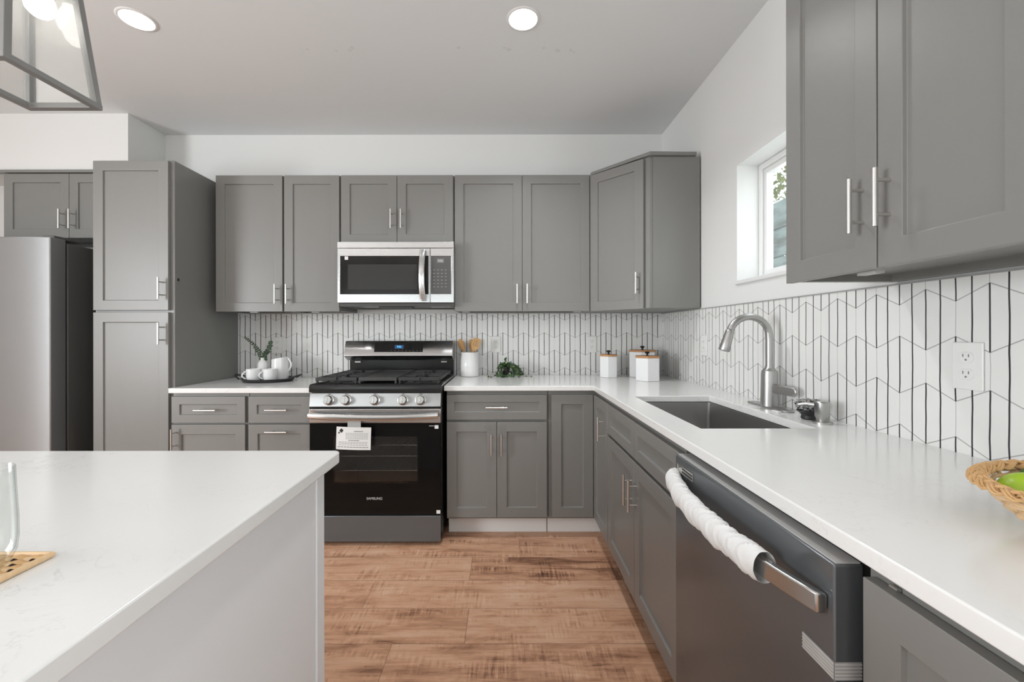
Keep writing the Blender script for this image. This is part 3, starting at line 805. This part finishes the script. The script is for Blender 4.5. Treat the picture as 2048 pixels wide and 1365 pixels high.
obj('glass', MB().box(-mw + .018, XS - .012, .002, .008, .055, .302), M['mw_glass'], md, smooth=False, label='dark microwave door glass')
obj('window', MB().box(-mw + .068, XS - .085, .0012, .0021, .085, .248), mat('mesh window', (.040, .040, .038), .25, spec=.25), md, smooth=False)
obj('sticker', MB().box(-mw + .048, -mw + .070, .0004, .0011, .278, .300), M['paper'], md, label='small white square sticker')
hp = [(XS - .045 - .004 * math.sin(PI * k / 16) * 1.0, -.004 - .040 * math.sin(PI * (.10 + .80 * k / 16)), .012 + .326 * k / 16) for k in range(17)]
mb = MB().tube(hp, .0155, 14, flat=(.45, 1.2))
for z in (.035, .315): mb.box(XS - .055, XS - .037, -.022, -.0005, z - .01, z + .01)
obj('handle', mb, M['steel'], md)
pn = obj('control_panel', MB().slab([XS + .001, XS + .004, mw - .017, mw], [0, .055, .302, .352], lambda i, j: not (i == 1 and j == 1), 0, .031, 'y'), M['steel'], t, bevel=.002)
obj('keypad', MB().box(XS + .004, mw - .017, .002, .008, .055, .302), mat('keypad glass', (.10, .10, .097), .14), pn, smooth=False, label='dark glass keypad')
obj('clock_window', MB().box(XS + .044, XS + .088, .0008, .0018, .258, .284), mat('clock window', (.22, .22, .22), .2), pn)
text('clock_digits', '9:02', .018, M['white_led'], pn, (XS + .066, .0004, .270))
for r_ in range(6):
    for c_ in range(4):
        obj('key_mark', MB().box(XS + .020 + c_ * .025, XS + .030 + c_ * .025, .0008, .0018, .10 + r_ * .022, .103 + r_ * .022), mat('key print', (.38, .38, .37), .4) if (r_, c_) == (0, 0) else bpy.data.materials['key print'], pn)

# ------------------------------------------------------------------ dishwasher
DX, DY1 = .514, 1.254
t = thing('dishwasher', 'dark stainless dishwasher with a fabric-wrapped bar handle under the worktop', 'dishwasher', (DX, DY1, 0), R(-90))
DW = .603
obj('tub', MB().box(.006, DW - .006, .050, XR - DX - .002, .10, .870), M['dark_grey'], t)
obj('toe_kick', MB().box(.004, DW - .004, .11, .125, .0, .0995), M['black_plastic'], t)
dd = obj('door', MB().box(0, DW, 0, .047, .105, .861), M['steel_dark'], t, bevel=.003, seg=3)
obj('control_strip', MB().box(.004, DW - .004, .006, .044, .8612, .8635), mat('light grey control strip', (.50, .50, .49), .35), dd, label='lighter grey control strip along the top edge')
hp = []
for k in range(25):
    f = k / 24; x = .012 + (DW - .022) * f
    hp.append((x, -.012 - .044 * (1 - abs(2 * f - 1) ** 2.2), .795))
secv = []
mb = MB(); th, hh = .0075, .0165
V = []; F = []
for (x, y, z) in hp: V += [(x, y - th, z - hh), (x, y - th - .001, z + hh), (x, y + th, z + hh), (x, y + th, z - hh)]
for i in range(len(hp) - 1):
    for k in range(4): F.append((i * 4 + k, i * 4 + (k + 1) % 4, i * 4 + 4 + (k + 1) % 4, i * 4 + 4 + k))
F += [(3, 2, 1, 0), tuple((len(hp) - 1) * 4 + k for k in range(4))]
mb.add(V, F)
for x in (.012, DW - .034): mb.box(x, x + .022, -.010, -.0005, .783, .807)
hd = obj('handle', mb, M['steel_plain'], dd, bevel=.003, label='stainless bar handle')
rnd = random.Random(4); V = []; F = []; nr, ns = 150, 28
x_a, x_b = .004, .492
ph = [rnd.uniform(0, 6.28) for _ in range(8)]
for i in range(nr + 1):
    f = i / nr; x = x_a + (x_b - x_a) * f
    j = min(len(hp) - 2, max(0, int((x - hp[0][0]) / (hp[1][0] - hp[0][0])))); g = max(0, min(1, (x - hp[j][0]) / (hp[j + 1][0] - hp[j][0])))
    cy = hp[j][1] * (1 - g) + hp[j + 1][1] * g
    for k in range(ns):
        a = 2 * PI * k / ns
        wr = 0.0014 * math.sin(x * 58 + 1.4 * math.sin(a + ph[0]) + ph[1]) + .0012 * math.sin(x * 230 + 3.6 * math.sin(a * 2 + ph[2]) + ph[3]) + .0012 * math.sin(x * 61 - 2.0 * a + ph[4]) + .0009 * math.sin(x * 410 + 5 * math.sin(a * 2 + ph[5])) + .0008 * math.sin(x * 150 + 4 * a + ph[6])
        r0 = .0295 + wr * (1.0 if .02 < f < .97 else .3)
        if f < .03: r0 *= .80 + .2 * f / .03
        V.append((x, cy + .74 * r0 * math.cos(a), .795 + 1.0 * r0 * math.sin(a)))
for i in range(nr):
    for k in range(ns): F.append((i * ns + k, i * ns + (k + 1) % ns, (i + 1) * ns + (k + 1) % ns, (i + 1) * ns + k))
F.append(tuple(reversed(range(ns))))
mb = MB().add(V, F)
sl = obj('handle_sleeve', mb, M['fabric'], dd, label='crinkled white fabric sleeve')
vt = obj('vent', MB().recess(.016, .120, -.003, -.0004, .818, .840, '-y', (.003, .003, .003, .003), .0015), M['nickel'], dd, label='slotted vent plate')
for z in (.824, .832): obj('slot', MB().box(.050, .114, -.0024, -.0012, z - .002, z + .002), M['black_plastic'], vt)
def tape(x0, x1, z0, name='tape', wrap=0):
    tp = obj(name, MB().box(x0, x1, -.0012, -.0004, z0, z0 + .028), M['tape'], dd, label='ribbed packing tape')
    for k in range(5): obj('rib', MB().box(x0, x1, -.0020, -.00125, z0 + .002 + k * .0055, z0 + .0038 + k * .0055), M['tape_line'], tp)
    if wrap:
        t2 = obj(name, MB().box(DW + .0004, DW + .0012, .0, .042, z0, z0 + .028), M['tape'], dd, label='ribbed packing tape around the door edge')
        for k in range(5): obj('rib', MB().box(DW + .00125, DW + .0020, .0, .042, z0 + .002 + k * .0055, z0 + .0038 + k * .0055), M['tape_line'], t2)
tape(.535, DW, .682, wrap=1)
tape(.0, .035, .735)

# ------------------------------------------------------------------ refrigerator
t = thing('refrigerator', 'stainless side-by-side refrigerator standing beside the tall pantry', 'refrigerator', (-3.496, 2.377, 0))
FWd = .910
obj('body', MB().box(.004, FWd - .004, .100, 3.09 - 2.377, .02, 1.760), M['dark_grey'], t, bevel=.004)
def fdoor(x0, x1):
    pr = []
    n_ = 14
    mb = MB()
    V = []; F = []
    prof = [(0.0, .04), (-.004, .055)]
    w_ = x1 - x0
    cols = [k / n_ for k in range(n_ + 1)]
    for z in (.03, 1.779):
        for u in cols: V.append((x0 + w_ * u, -.010 * (1 - (2 * u - 1) ** 2) * .6, z))
        V.append((x1, .088, z)); V.append((x0, .088, z))
    m_ = n_ + 3
    F.append(tuple(range(m_))); F.append(tuple(m_ + k for k in reversed(range(m_))))
    for k in range(m_): F.append((k, (k + 1) % m_, m_ + (k + 1) % m_, m_ + k))
    return obj('door', MB().add(V, F), M['steel_fridge'], t, bevel=.006, seg=3)
d1 = fdoor(.0, .398); d2 = fdoor(.402, FWd)
for o_, x in ((d1, .372), (d2, .430)):
    obj('handle', MB().tube([(x, -.005, .75), (x, -.045, .78), (x, -.05, 1.1), (x, -.045, 1.50), (x, -.005, 1.53)], .011, 12), M['steel'], o_)
for x in (.05, FWd - .06):
    obj('hinge_cover', MB().box(x - .035, x + .035, .045, .19, 1.7795, 1.797) , M['dark_grey'], t, bevel=.004)
obj('base_grille', MB().box(.01, FWd - .01, .07, .095, 0, .019), M['black_plastic'], t)

# ------------------------------------------------------------------ outlets
def outlet(label, loc, rz, kind='duplex'):
    t = thing('wall_outlet', label, 'outlet', loc, rz, 'wall outlets')
    pl = obj('cover_plate', MB().box(-.036, .036, -.006, -.0004, -.060, .060), M['plastic'], t, bevel=.003, seg=3)
    if kind == 'duplex':
        for z in (.0215, -.0215):
            mb = MB(); pts = [(.0165 * math.cos(a), max(-.0135, min(.0135, .0165 * math.sin(a)))) for a in [2 * PI * k / 28 for k in range(28)]]
            mb.prism([(p[0], z + p[1]) for p in pts], 'y', -.0082, -.0061)
            rc = obj('receptacle', mb, M['plastic'], t, bevel=.0006)
            for x in (-.0065, .0065): obj('slot', MB().box(x - .0011, x + .0011, -.0088, -.0083, z + .001, z + .0085), M['slot'], rc)
            obj('ground_hole', MB().cyl((0, -.0083, z - .006), (0, -.0088, z - .006), .0025, n=12), M['slot'], rc)
    else:
        rc = obj('receptacle', MB().box(-.0165, .0165, -.0082, -.0061, -.033, .033), M['plastic'], t, bevel=.0008)
        for z in (.018, -.018):
            for x in (-.0065, .0065): obj('slot', MB().box(x - .0011, x + .0011, -.0088, -.0083, z + .001, z + .0085), M['slot'], rc)
        for z in (-.004, .004): obj('test_button', MB().box(-.008, .008, -.0095, -.0083, z - .003, z + .003), M['plastic'], rc)
    return t
outlet('white wall outlet behind the white jug at the tray', (-1.690, D, 1.138), 0)
outlet('white wall outlet on the back wall above the potted ivy', (-.062, D, 1.142), 0)
outlet('white wall outlet on the back wall beside the smallest canister', (.650, D, 1.142), 0)
outlet('white wall outlet with square face on the side wall behind the faucet spout', (XR, 2.440, 1.152), R(-90), 'gfci')
outlet('large-looking white wall outlet above the wicker basket, near the camera', (XR, 1.053, 1.140), R(-90))

# ------------------------------------------------------------------ tray set
TZ = .914 + LZ + .0004
TX, TY = -1.600, 2.830
t = thing('serving_tray', 'black oval metal tray with two loop handles on the short worktop', 'tray', (TX, TY, TZ))
obj('pan', MB().lathe([(.150, 0), (.154, .001), (.168, .020), (.172, .021), (.170, .0225), (.164, .021), (.150, .004), (.01, .0035)], n=56, sx=1, sy=.84), M['black_matte'], t)
for s_ in (-1, 1):
    pts = [(s_ * (.160 + .058 * math.sin(PI * k / 12)), -.062 + .124 * k / 12, .020 + .022 * math.sin(PI * k / 12)) for k in range(13)]
    obj('handle', MB().tube(pts, .005, 10), M['black_matte'], t)
IZ = TZ + .0045
def mug(label, x, y, ang):
    t = thing('mug', label, 'mug', (x, y, IZ), R(ang), 'white mugs on the black tray')
    obj('cup', MB().lathe([(.030, 0), (.036, .001), (.042, .012), (.0455, .035), (.0455, .080), (.0435, .081), (.042, .079), (.042, .036), (.037, .012), (.005, .008)], n=36), M['ceramic'], t)
    pts = [(-.043 - .026 * math.sin(PI * (.06 + .88 * k / 12)), 0, .016 + .050 * k / 12) for k in range(13)]
    obj('handle', MB().tube(pts, .0055, 10, flat=(1.0, .8)), M['ceramic'], t)
mug('white ceramic mug at the outer end of the black tray', -1.682, 2.800, 50)
mug('white ceramic mug standing in front of the jug on the tray', -1.570, 2.800, 50)
t = thing('jug', 'tall white ceramic jug with a handle on the black tray', 'jug', (-1.572, 2.928, IZ))
mb = MB(); pr = [(.048, 0), (.053, .002), (.056, .02), (.056, .06), (.054, .11), (.052, .145), (.050, .146), (.048, .144), (.051, .11), (.052, .03), (.01, .006)]
mb.lathe(pr, n=40)
mb.v = [((x * (1 + .10 * max(0, -x / .06) * max(0, (z - .10) / .046))), y, z + (.012 * (x / .06) if z > .12 else 0)) for (x, y, z) in mb.v]
obj('vessel', mb, M['ceramic'], t)
obj('handle', MB().tube([(.050 + .030 * math.sin(PI * (.05 + .9 * k / 12)), -.004, .050 + .098 * k / 12) for k in range(13)], .006, 10), M['ceramic'], t)
VX, VY = -1.690, 2.918
t = thing('bud_vase', 'small white ribbed bud vase holding eucalyptus sprigs on the tray', 'vase', (VX, VY, IZ))
obj('vessel', MB().lathe([(.022, 0), (.028, .002), (.032, .02), (.0335, .06), (.0335, .095), (.031, .112), (.022, .127), (.013, .134), (.012, .143), (.0135, .150), (.011, .150), (.0095, .143), (.010, .132), (.004, .12)], n=32), M['ceramic'], t)
def sprig(label, pts, n, size, seed):
    t = thing('eucalyptus_sprig', label, 'sprig', (VX, VY, IZ + .13), 0, 'eucalyptus sprigs in the bud vase')
    P = [Vector(p) for p in pts]
    obj('stem', MB().tube(P, [.0018] * (len(P) - 1) + [.0008], 6), M['stem'], t)
    rnd = random.Random(seed); mb = MB()
    for k in range(n):
        f = .16 + .84 * k / n; g = f * (len(P) - 1); i = min(len(P) - 2, int(g)); p = P[i].lerp(P[i + 1], g - i); tg = (P[i + 1] - P[i]).normalized()
        for s_ in (-1, 1):
            sd = (tg.cross(Vector((rnd.uniform(-.6, .6), -1, rnd.uniform(-.4, .4)))).normalized() * s_ + tg * .45 + Vector((0, -.3 * rnd.random(), 0))).normalized()
            L_ = size * rnd.uniform(.8, 1.15) * (1.1 - .55 * f); nn = sd.cross(tg).normalized(); ww = tg.cross(nn).normalized()
            wv = sd.cross(nn).normalized()
            ring = [p]
            for q, hw_ in ((.3, .30), (.6, .34), (.85, .2)): ring.append(p + sd * L_ * q + wv * hw_ * L_)
            ring.append(p + sd * L_)
            for q, hw_ in ((.85, .2), (.6, .34), (.3, .30)): ring.append(p + sd * L_ * q - wv * hw_ * L_ + nn * .002)
            mb.add(ring, [tuple(range(len(ring)))])
    obj('leaf', mb, M['euca'], t, smooth=False)
sprig('long eucalyptus sprig leaning away towards the pantry', [(0, 0, -.06), (-.006, 0, .012), (-.022, 0, .055), (-.050, 0, .100), (-.085, -.01, .142), (-.122, -.015, .166)], 15, .021, 2)
sprig('short bushy eucalyptus sprig leaning towards the outlet', [(.002, 0, -.06), (.010, 0, .015), (.030, -.012, .050), (.055, -.02, .082), (.072, -.02, .112), (.066, -.02, .136)], 17, .027, 5)

# ------------------------------------------------------------------ crock, ivy, canisters
CZ = .9144
KX, KY = -.250, 3.022
t = thing('utensil_crock', 'white ridged ceramic crock holding wooden utensils beside the range', 'crock', (KX, KY, CZ))
pr = [(.058, 0), (.064, .003)] + [(.066 + (.0012 if k % 2 else -.0006), .012 + .008 * k) for k in range(8)] + [(.066, .085), (.066, .165), (.068, .170), (.067, .174), (.063, .173), (.062, .165), (.062, .02), (.01, .012)]
obj('vessel', MB().lathe(pr, n=44), M['ceramic'], t)
def utensil(name, label, base_, tip, wid, slots=False, spoon=False):
    b_, e_ = Vector(base_), Vector(tip); d_ = (e_ - b_); L_ = d_.length; d_.normalize()
    t = thing(name, label, 'utensil', (KX, KY, CZ), 0, 'wooden utensils in the white crock')
    sd = Vector((1, 0, 0)) - d_ * d_.x; sd.normalize(); nn = d_.cross(sd)
    obj('handle', MB().tube([b_, b_ + d_ * L_ * .66], .006, 10), M['bamboo'], t)
    hb = b_ + d_ * L_ * .655
    hl_ = L_ * .345; mb = MB()
    if spoon:
        V = []; F = []
        n1, n2 = 10, 12
        for i in range(n1 + 1):
            f = i / n1; wv = wid * math.sqrt(max(.02, 1 - (2 * f - 1.05) ** 2)) if f > .05 else .007
            for j in range(n2):
                a = 2 * PI * j / n2
                V.append(hb + d_ * hl_ * f + sd * wv * math.cos(a) + nn * (.004 * math.sin(a) + .008 * math.cos(a) ** 2 * math.sin(PI * f)))
        for i in range(n1):
            for j in range(n2): F.append((i * n2 + j, i * n2 + (j + 1) % n2, (i + 1) * n2 + (j + 1) % n2, (i + 1) * n2 + j))
        F += [tuple(reversed(range(n2))), tuple(n1 * n2 + j for j in range(n2))]
        mb.add(V, F)
    else:
        us = [-1, -.62, -.44, -.09, .09, .44, .62, 1] if slots else [-1, 1]
        vs_ = [0, .38, .80, 1.0]
        mb.slab(us, vs_, lambda i, j: not (slots and j == 1 and i in (1, 3, 5)), -.003, .003, 'z')
        mb.v = [tuple(hb + sd * (u * (wid * (.45 + .55 * min(1, v / .35)) * (1 - .12 * max(0, v - .8) / .2))) + d_ * (hl_ * (v - (.05 * u * u if v > .9 else 0))) + nn * z) for (u, v, z) in mb.v]
    obj('head', mb, M['bamboo'], t)
utensil('wooden_spoon', 'wooden spoon leaning out of the crock towards the range', (.02, .0, .02), (-.075, -.01, .268), .024, spoon=True)
utensil('wooden_turner', 'slotted wooden turner standing up in the crock', (-.025, -.015, .02), (.060, -.030, .275), .030, slots=True)
utensil('wooden_spatula', 'solid wooden spatula behind the slotted turner', (.0, .03, .02), (.022, .040, .270), .027)
# ivy
t = thing('potted_ivy', 'small trailing green ivy in a black pot on the long worktop', 'plant', (.005, 2.985, CZ))
obj('pot', MB().lathe([(.024, 0), (.027, .002), (.034, .066), (.036, .072), (.034, .073), (.031, .066), (.005, .060)], n=28), mat('gloss black pot', (.015, .015, .015), .12), t)
rnd = random.Random(12); vines = MB(); l1 = MB(); l2 = MB()
def ivy_leaf(mb, p, d_, s_):
    d_ = d_.normalized(); u_ = Vector((rnd.uniform(-.5, .5), -1, rnd.uniform(-.2, .7))); sd = d_.cross(u_).normalized(); nn = sd.cross(d_)
    pts = [(0, 0), (.45, .12), (.30, .42), (.16, .5), (0, 1.0), (-.16, .5), (-.30, .42), (-.45, .12)]
    mb.add([p + sd * a_ * s_ + d_ * b_ * s_ + nn * (.10 * s_ * abs(a_)) for a_, b_ in pts], [tuple(range(8))])
def vine(pts, n, s0):
    P = [Vector(p) for p in pts]; vines.tube(P, .0013, 5)
    for k in range(n):
        g = (k + rnd.random()) / n * (len(P) - 1); i = min(len(P) - 2, int(g)); p = P[i].lerp(P[i + 1], g - i)
        d_ = (P[i + 1] - P[i]).normalized() * .6 + Vector((rnd.uniform(-1, 1), rnd.uniform(-1, .3), rnd.uniform(-.3, .9)))
        ivy_leaf(l1 if rnd.random() < .62 else l2, p, d_, s0 * rnd.uniform(.7, 1.2))
for k in range(34):
    a = rnd.uniform(-PI, PI); ux, uy = math.cos(a), math.sin(a) * .62
    if uy > 0: uy *= .8
    if abs(ux + .12) < .34 and uy < 0 : ux += .62 if ux > -.2 else -.35
    h = rnd.uniform(.072, .100)
    vine([(ux * .015, uy * .015, .066), (ux * .035 + .008, uy * .035, h), (ux * .078 + .026, uy * .062 - .005, .068 * rnd.uniform(.5, 1.1)), (ux * .098 + .030, uy * .075 - .01, .012)], 8, .024)
vine([(0, 0, .066), (.0, -.01, .10), (.004, -.012, .13)], 8, .026)
vine([(.06, 0, .04), (.09, -.02, .022), (.13, -.035, .006), (.185, -.03, .004)], 5, .018)
vine([(-.05, -.02, .012), (-.09, -.05, .005), (-.125, -.06, .004)], 7, .020)
vine([(-.06, -.05, .01), (.0, -.075, .012), (.06, -.07, .01)], 22, .022)
for mb_ in (l1, l2): mb_.v = [(x, min(y, .105), max(z, .0006)) for (x, y, z) in mb_.v]
vines.v = [(x, y, max(z, .0006)) for (x, y, z) in vines.v]
obj('stem', vines, M['stem'], t); f1 = obj('foliage', l1, M['leaf'], t, smooth=False); f2 = obj('foliage', l2, M['leaf_light'], t, smooth=False, label='paler ivy leaves')
def canister(label, x, y, Rr, h, rot):
    t = thing('canister', label, 'canister', (x, y, CZ), R(rot), 'white hexagonal canisters')
    obj('vessel', MB().lathe([(Rr - .003, 0), (Rr, .003), (Rr, h)], n=6), M['canister'], t, bevel=.004, seg=3)
    obj('lid', MB().lathe([(Rr * 1.03, h + .0005), (Rr * 1.03, h + .011), (Rr * 1.0, h + .013)], n=6), M['lid_wood'], t, bevel=.003)
    obj('knob', MB().lathe([(.012, h + .0132), (.007, h + .017), (.006, h + .024), (.015, h + .032), (.016, h + .037), (.010, h + .041), (.002, h + .042)], n=20), M['black_matte'], t)
canister('smallest white hexagonal canister, standing apart near the outlet', .738, 2.955, .066, .148, 14)
canister('tallest white hexagonal canister, standing behind in the corner', .985, 2.978, .098, .178, 8)
canister('middle-sized white hexagonal canister in front of the tallest one', .938, 2.740, .083, .149, 14)

# ------------------------------------------------------------------ wicker basket with limes
BX, BYc = .925, .585
t = thing('wicker_basket', 'oval woven wicker basket holding green fruit on the worktop', 'basket', (BX, BYc, CZ))
def ell(a, s_): return (1 * s_ * math.cos(a), .76 * s_ * math.sin(a))
base_r, top_r, bh = .118, .196, .066
mb = MB()
rows = 11
for k in range(rows):
    f = k / (rows - 1); rr0 = base_r + (top_r - base_r) * f ** .9; z = .006 + bh * f ** 1.15
    pts = []
    n_ = 144
    for i in range(n_):
        a = 2 * PI * i / n_; wv = .0032 * math.sin(24 * a + (PI if k % 2 else 0)); x, y = ell(a, rr0 + wv); pts.append((x, y, z + .001 * math.sin(7 * a + k)))
    mb.tube(pts, .0034, 6, closed=True)
obj('weave', mb, M['wicker_pale'], t)
for k in range(24):
    a = 2 * PI * (k + .5) / 24; pts = []
    for q in range(8):
        f = q / 7; x, y = ell(a, base_r + (top_r - base_r) * f ** .9); pts.append((x, y, .004 + (bh + .004) * f ** 1.15))
    obj('stake', MB().tube(pts, .0028, 6), M['wicker'], t)
pts = []
obj('base', MB().lathe([(base_r - .002, .001), (base_r, .003), (base_r - .001, .007), (.002, .007)], n=40, sy=.76), M['wicker'], t)
mb = MB()
for s_ in range(3):
    pts = []; n_ = 168
    for i in range(n_):
        a = 2 * PI * i / n_; p = 14 * a + s_ * 2 * PI / 3
        x, y = ell(a, top_r + .003 + .0085 * math.sin(p)); pts.append((x, y, .006 + bh + .007 + .0045 * math.sin(2 * p + .6)))
    for o_ in (-.0042, 0, .0042):
        mb.tube([(x * (1 + o_ / .2), y * (1 + o_ / .2), z - abs(o_) * .3) for x, y, z in pts], .0023, 6, closed=True)
obj('braided_rim', mb, M['wicker'], t)
def fruit(name, label, loc, r, sq, m, rot):
    mb = MB(); pr = []
    for k in range(17):
        a = PI * k / 16; rr0 = r * math.sin(a); z = -r * sq * math.cos(a)
        if k in (0, 16): rr0 = .0012; z *= 1.08
        if k in (1, 15): z *= 1.03
        pr.append((max(rr0, .0012), z))
    mb.lathe(pr, n=28)
    o = obj(name, mb, m, loc=loc, rot=rot)
    return tag(o, label, 'fruit', 'green fruit in the wicker basket')
fruit('lime', 'bright yellow green lime at the front of the wicker basket', (.834, .664, .9685), .0315, 1.18, M['lime'], (R(80), R(20), R(60)))
fruit('lime', 'dark green fruit behind the bright lime in the basket', (.898, .696, .9725), .028, 1.2, M['lime_dark'], (R(70), R(10), R(100)))
fruit('lime', 'yellow green lime in the middle of the wicker basket', (.915, .610, .9600), .0315, 1.15, M['lime'], (R(85), R(0), R(20)))
fruit('lime', 'green lime at the far rim of the wicker basket', (.985, .575, .955), .031, 1.15, M['lime_dark'], (R(60), R(0), R(140)))

# ------------------------------------------------------------------ glass on coaster
t = thing('woven_coaster', 'square woven rattan coaster under the drinking glass on the island', 'coaster', (-.683, .520, .9144))
hw = .057
mb = MB()
for k in range(9):
    p = -hw + .007 + k * (2 * hw - .014) / 8
    mb.tube([(p, -hw + .005 + (2 * hw - .01) * i / 16, .0034 + .0016 * math.sin(i * PI / 1.0 * .5 + k * PI)) for i in range(17)], .0052, 6, flat=(1, .28))
obj('weave', mb, M['wicker_pale'], t)
mb = MB()
for k in range(9):
    p = -hw + .007 + k * (2 * hw - .014) / 8
    mb.tube([(-hw + .005 + (2 * hw - .01) * i / 16, p, .0040 - .0016 * math.sin(i * PI / 1.0 * .5 + k * PI)) for i in range(17)], .0052, 6, flat=(1, .28))
obj('cross_weave', mb, M['wicker'], t)
obj('border', MB().tube([(-hw, -hw, .0042), (hw, -hw, .0042), (hw, hw, .0042), (-hw, hw, .0042)], .0042, 10, closed=True), M['wicker_pale'], t)
gt = obj('tumbler', MB().lathe([(.020, 0), (.026, .0008), (.031, .006), (.036, .018), (.0378, .035), (.0375, .06), (.0355, .10), (.0345, .1275), (.0338, .1285), (.0332, .1275), (.0342, .10), (.0362, .06), (.0363, .036), (.0345, .020), (.029, .011), (.003, .0085)], n=56), M['tumbler'], loc=(-.672, .529, .9222))
tag(gt, 'empty clear drinking glass standing on the woven coaster', 'glass')

# ------------------------------------------------------------------ recessed lights
def downlight(label, x, y, power=LAMP):
    t = thing('recessed_light', label, 'ceiling light', (x, y, ZC), 0, 'recessed ceiling lights')
    obj('trim_ring', MB().lathe([(.067, -.0005), (.080, -.0008), (.078, -.003), (.069, -.005), (.067, -.0045)], n=48, cap=False), M['white'], t)
    obj('lens', MB().lathe([(.0665, -.0044), (.0665, -.0008)], n=40), M['lens'], t)
    l = area('lamp', (0, 0, -.012), (0, 0, 0), .14, .14, power, (.96, .98, 1.0), 'DISK', t, R(125))
    return t
downlight('round recessed ceiling light above the aisle in front of the range', .091, 1.972, 7.5)
downlight('round recessed ceiling light beside the hanging lantern, seen at a slant', -1.733, 1.972, 1.5)
for x in (.091, -1.733, -3.4):  # unseen extra fixtures, added only for the light they give
    for y in (-.5, -2.2):
        downlight('added recessed fill light further back in the room, unseen behind the camera', x, y)

# ------------------------------------------------------------------ pendant lantern
t = thing('pendant_lantern', 'square pewter-framed glass lantern pendant hanging over the island', 'pendant light', (0, 0, 0))
zb, zt = 1.838, 2.20
def corner(kx, ky, z):
    f = (z - zb) / (zt - zb); tp = .034 * f
    return Vector(((-1.3040 + tp) if kx < 0 else (-1.1035 - tp), (.920 + tp) if ky < 0 else (1.150 - tp), z))
def sqbar(mb, a_, b_, w_):
    d_ = (b_ - a_).normalized(); up = Vector((0, 0, 1)) if abs(d_.z) < .8 else Vector((1, 0, 0))
    s_ = d_.cross(up).normalized(); u_ = s_.cross(d_)
    V = [p + s_ * i * w_ / 2 + u_ * j * w_ / 2 for p in (a_, b_) for i, j in ((-1, -1), (1, -1), (1, 1), (-1, 1))]
    mb.add(V, [(3, 2, 1, 0), (4, 5, 6, 7)] + [(k, (k + 1) % 4, 4 + (k + 1) % 4, 4 + k) for k in range(4)])
K = [(-1, -1), (1, -1), (1, 1), (-1, 1)]
for z, nm in ((zb + .007, 'bottom_frame'), (zt - .007, 'top_frame')):
    mb = MB(); w_ = .018
    P = [corner(kx, ky, z) for kx, ky in K]
    xs = [P[0].x, P[0].x + w_, P[1].x - w_, P[1].x]; ys = [P[0].y, P[0].y + w_, P[2].y - w_, P[2].y]
    mb.slab(xs, ys, lambda i, j: not (i == 1 and j == 1), z - .007, z + .007, 'z')
    obj(nm, mb, M['lamp_frame'], t, bevel=.001)
for kx, ky in K:
    mb = MB(); a_, b_ = corner(kx, ky, zb + .012), corner(kx, ky, zt - .012)
    off = Vector((-kx * .0085, -ky * .0085, 0)); sqbar(mb, a_ + off, b_ + off, .0165)
    obj('corner_post', mb, M['lamp_frame'], t, bevel=.001)
for i in range(4):
    k0, k1 = K[i], K[(i + 1) % 4]
    q = []
    for kk, z in ((k0, zb + .014), (k1, zb + .014), (k1, zt - .014), (k0, zt - .014)):
        p = corner(*kk, z); p += Vector((-kk[0] * .008, -kk[1] * .008, 0)); q.append(p)
    cen = Vector((-1.2037, 1.035, 2.02)); nrm = (q[1] - q[0]).cross(q[3] - q[0]).normalized()
    V = q + [p + nrm * .002 for p in q]
    obj('glass_pane', MB().add(V, [(3, 2, 1, 0), (4, 5, 6, 7)] + [(k, (k + 1) % 4, 4 + (k + 1) % 4, 4 + k) for k in range(4)]), M['lantern_glass'], t, smooth=False, label='clear seeded glass pane')
cx, cyy = -1.2037, 1.035
obj('canopy_plate', MB().lathe([(.06, ZC - .0005), (.06, ZC - .02), (.01, ZC - .028)], (cx, cyy, 0), 28), M['lamp_frame'], t)
obj('stem', MB().cyl((cx, cyy, zt - .02), (cx, cyy, ZC - .026), .006, n=14), M['lamp_frame'], t)
obj('top_plate', MB().slab([-1.272, -1.1355], [.953, 1.117], lambda i, j: True, zt - .0005, zt + .004, 'z'), M['lamp_frame'], t)
for bx, by in ((-.040, -.015), (.046, -.008), (.004, .045)):
    obj('socket', MB().cyl((cx + bx, cyy + by, zt - .001), (cx + bx, cyy + by, zt - .075), .014, n=18), M['lamp_frame'], t)
    obj('bulb', MB().lathe([(.012, -.0755), (.013, -.082), (.020, -.094), (.028, -.108), (.031, -.124), (.028, -.140), (.018, -.151), (.003, -.155)], (cx + bx, cyy + by, zt), 24), M['bulb'], t, label='glowing frosted bulb')
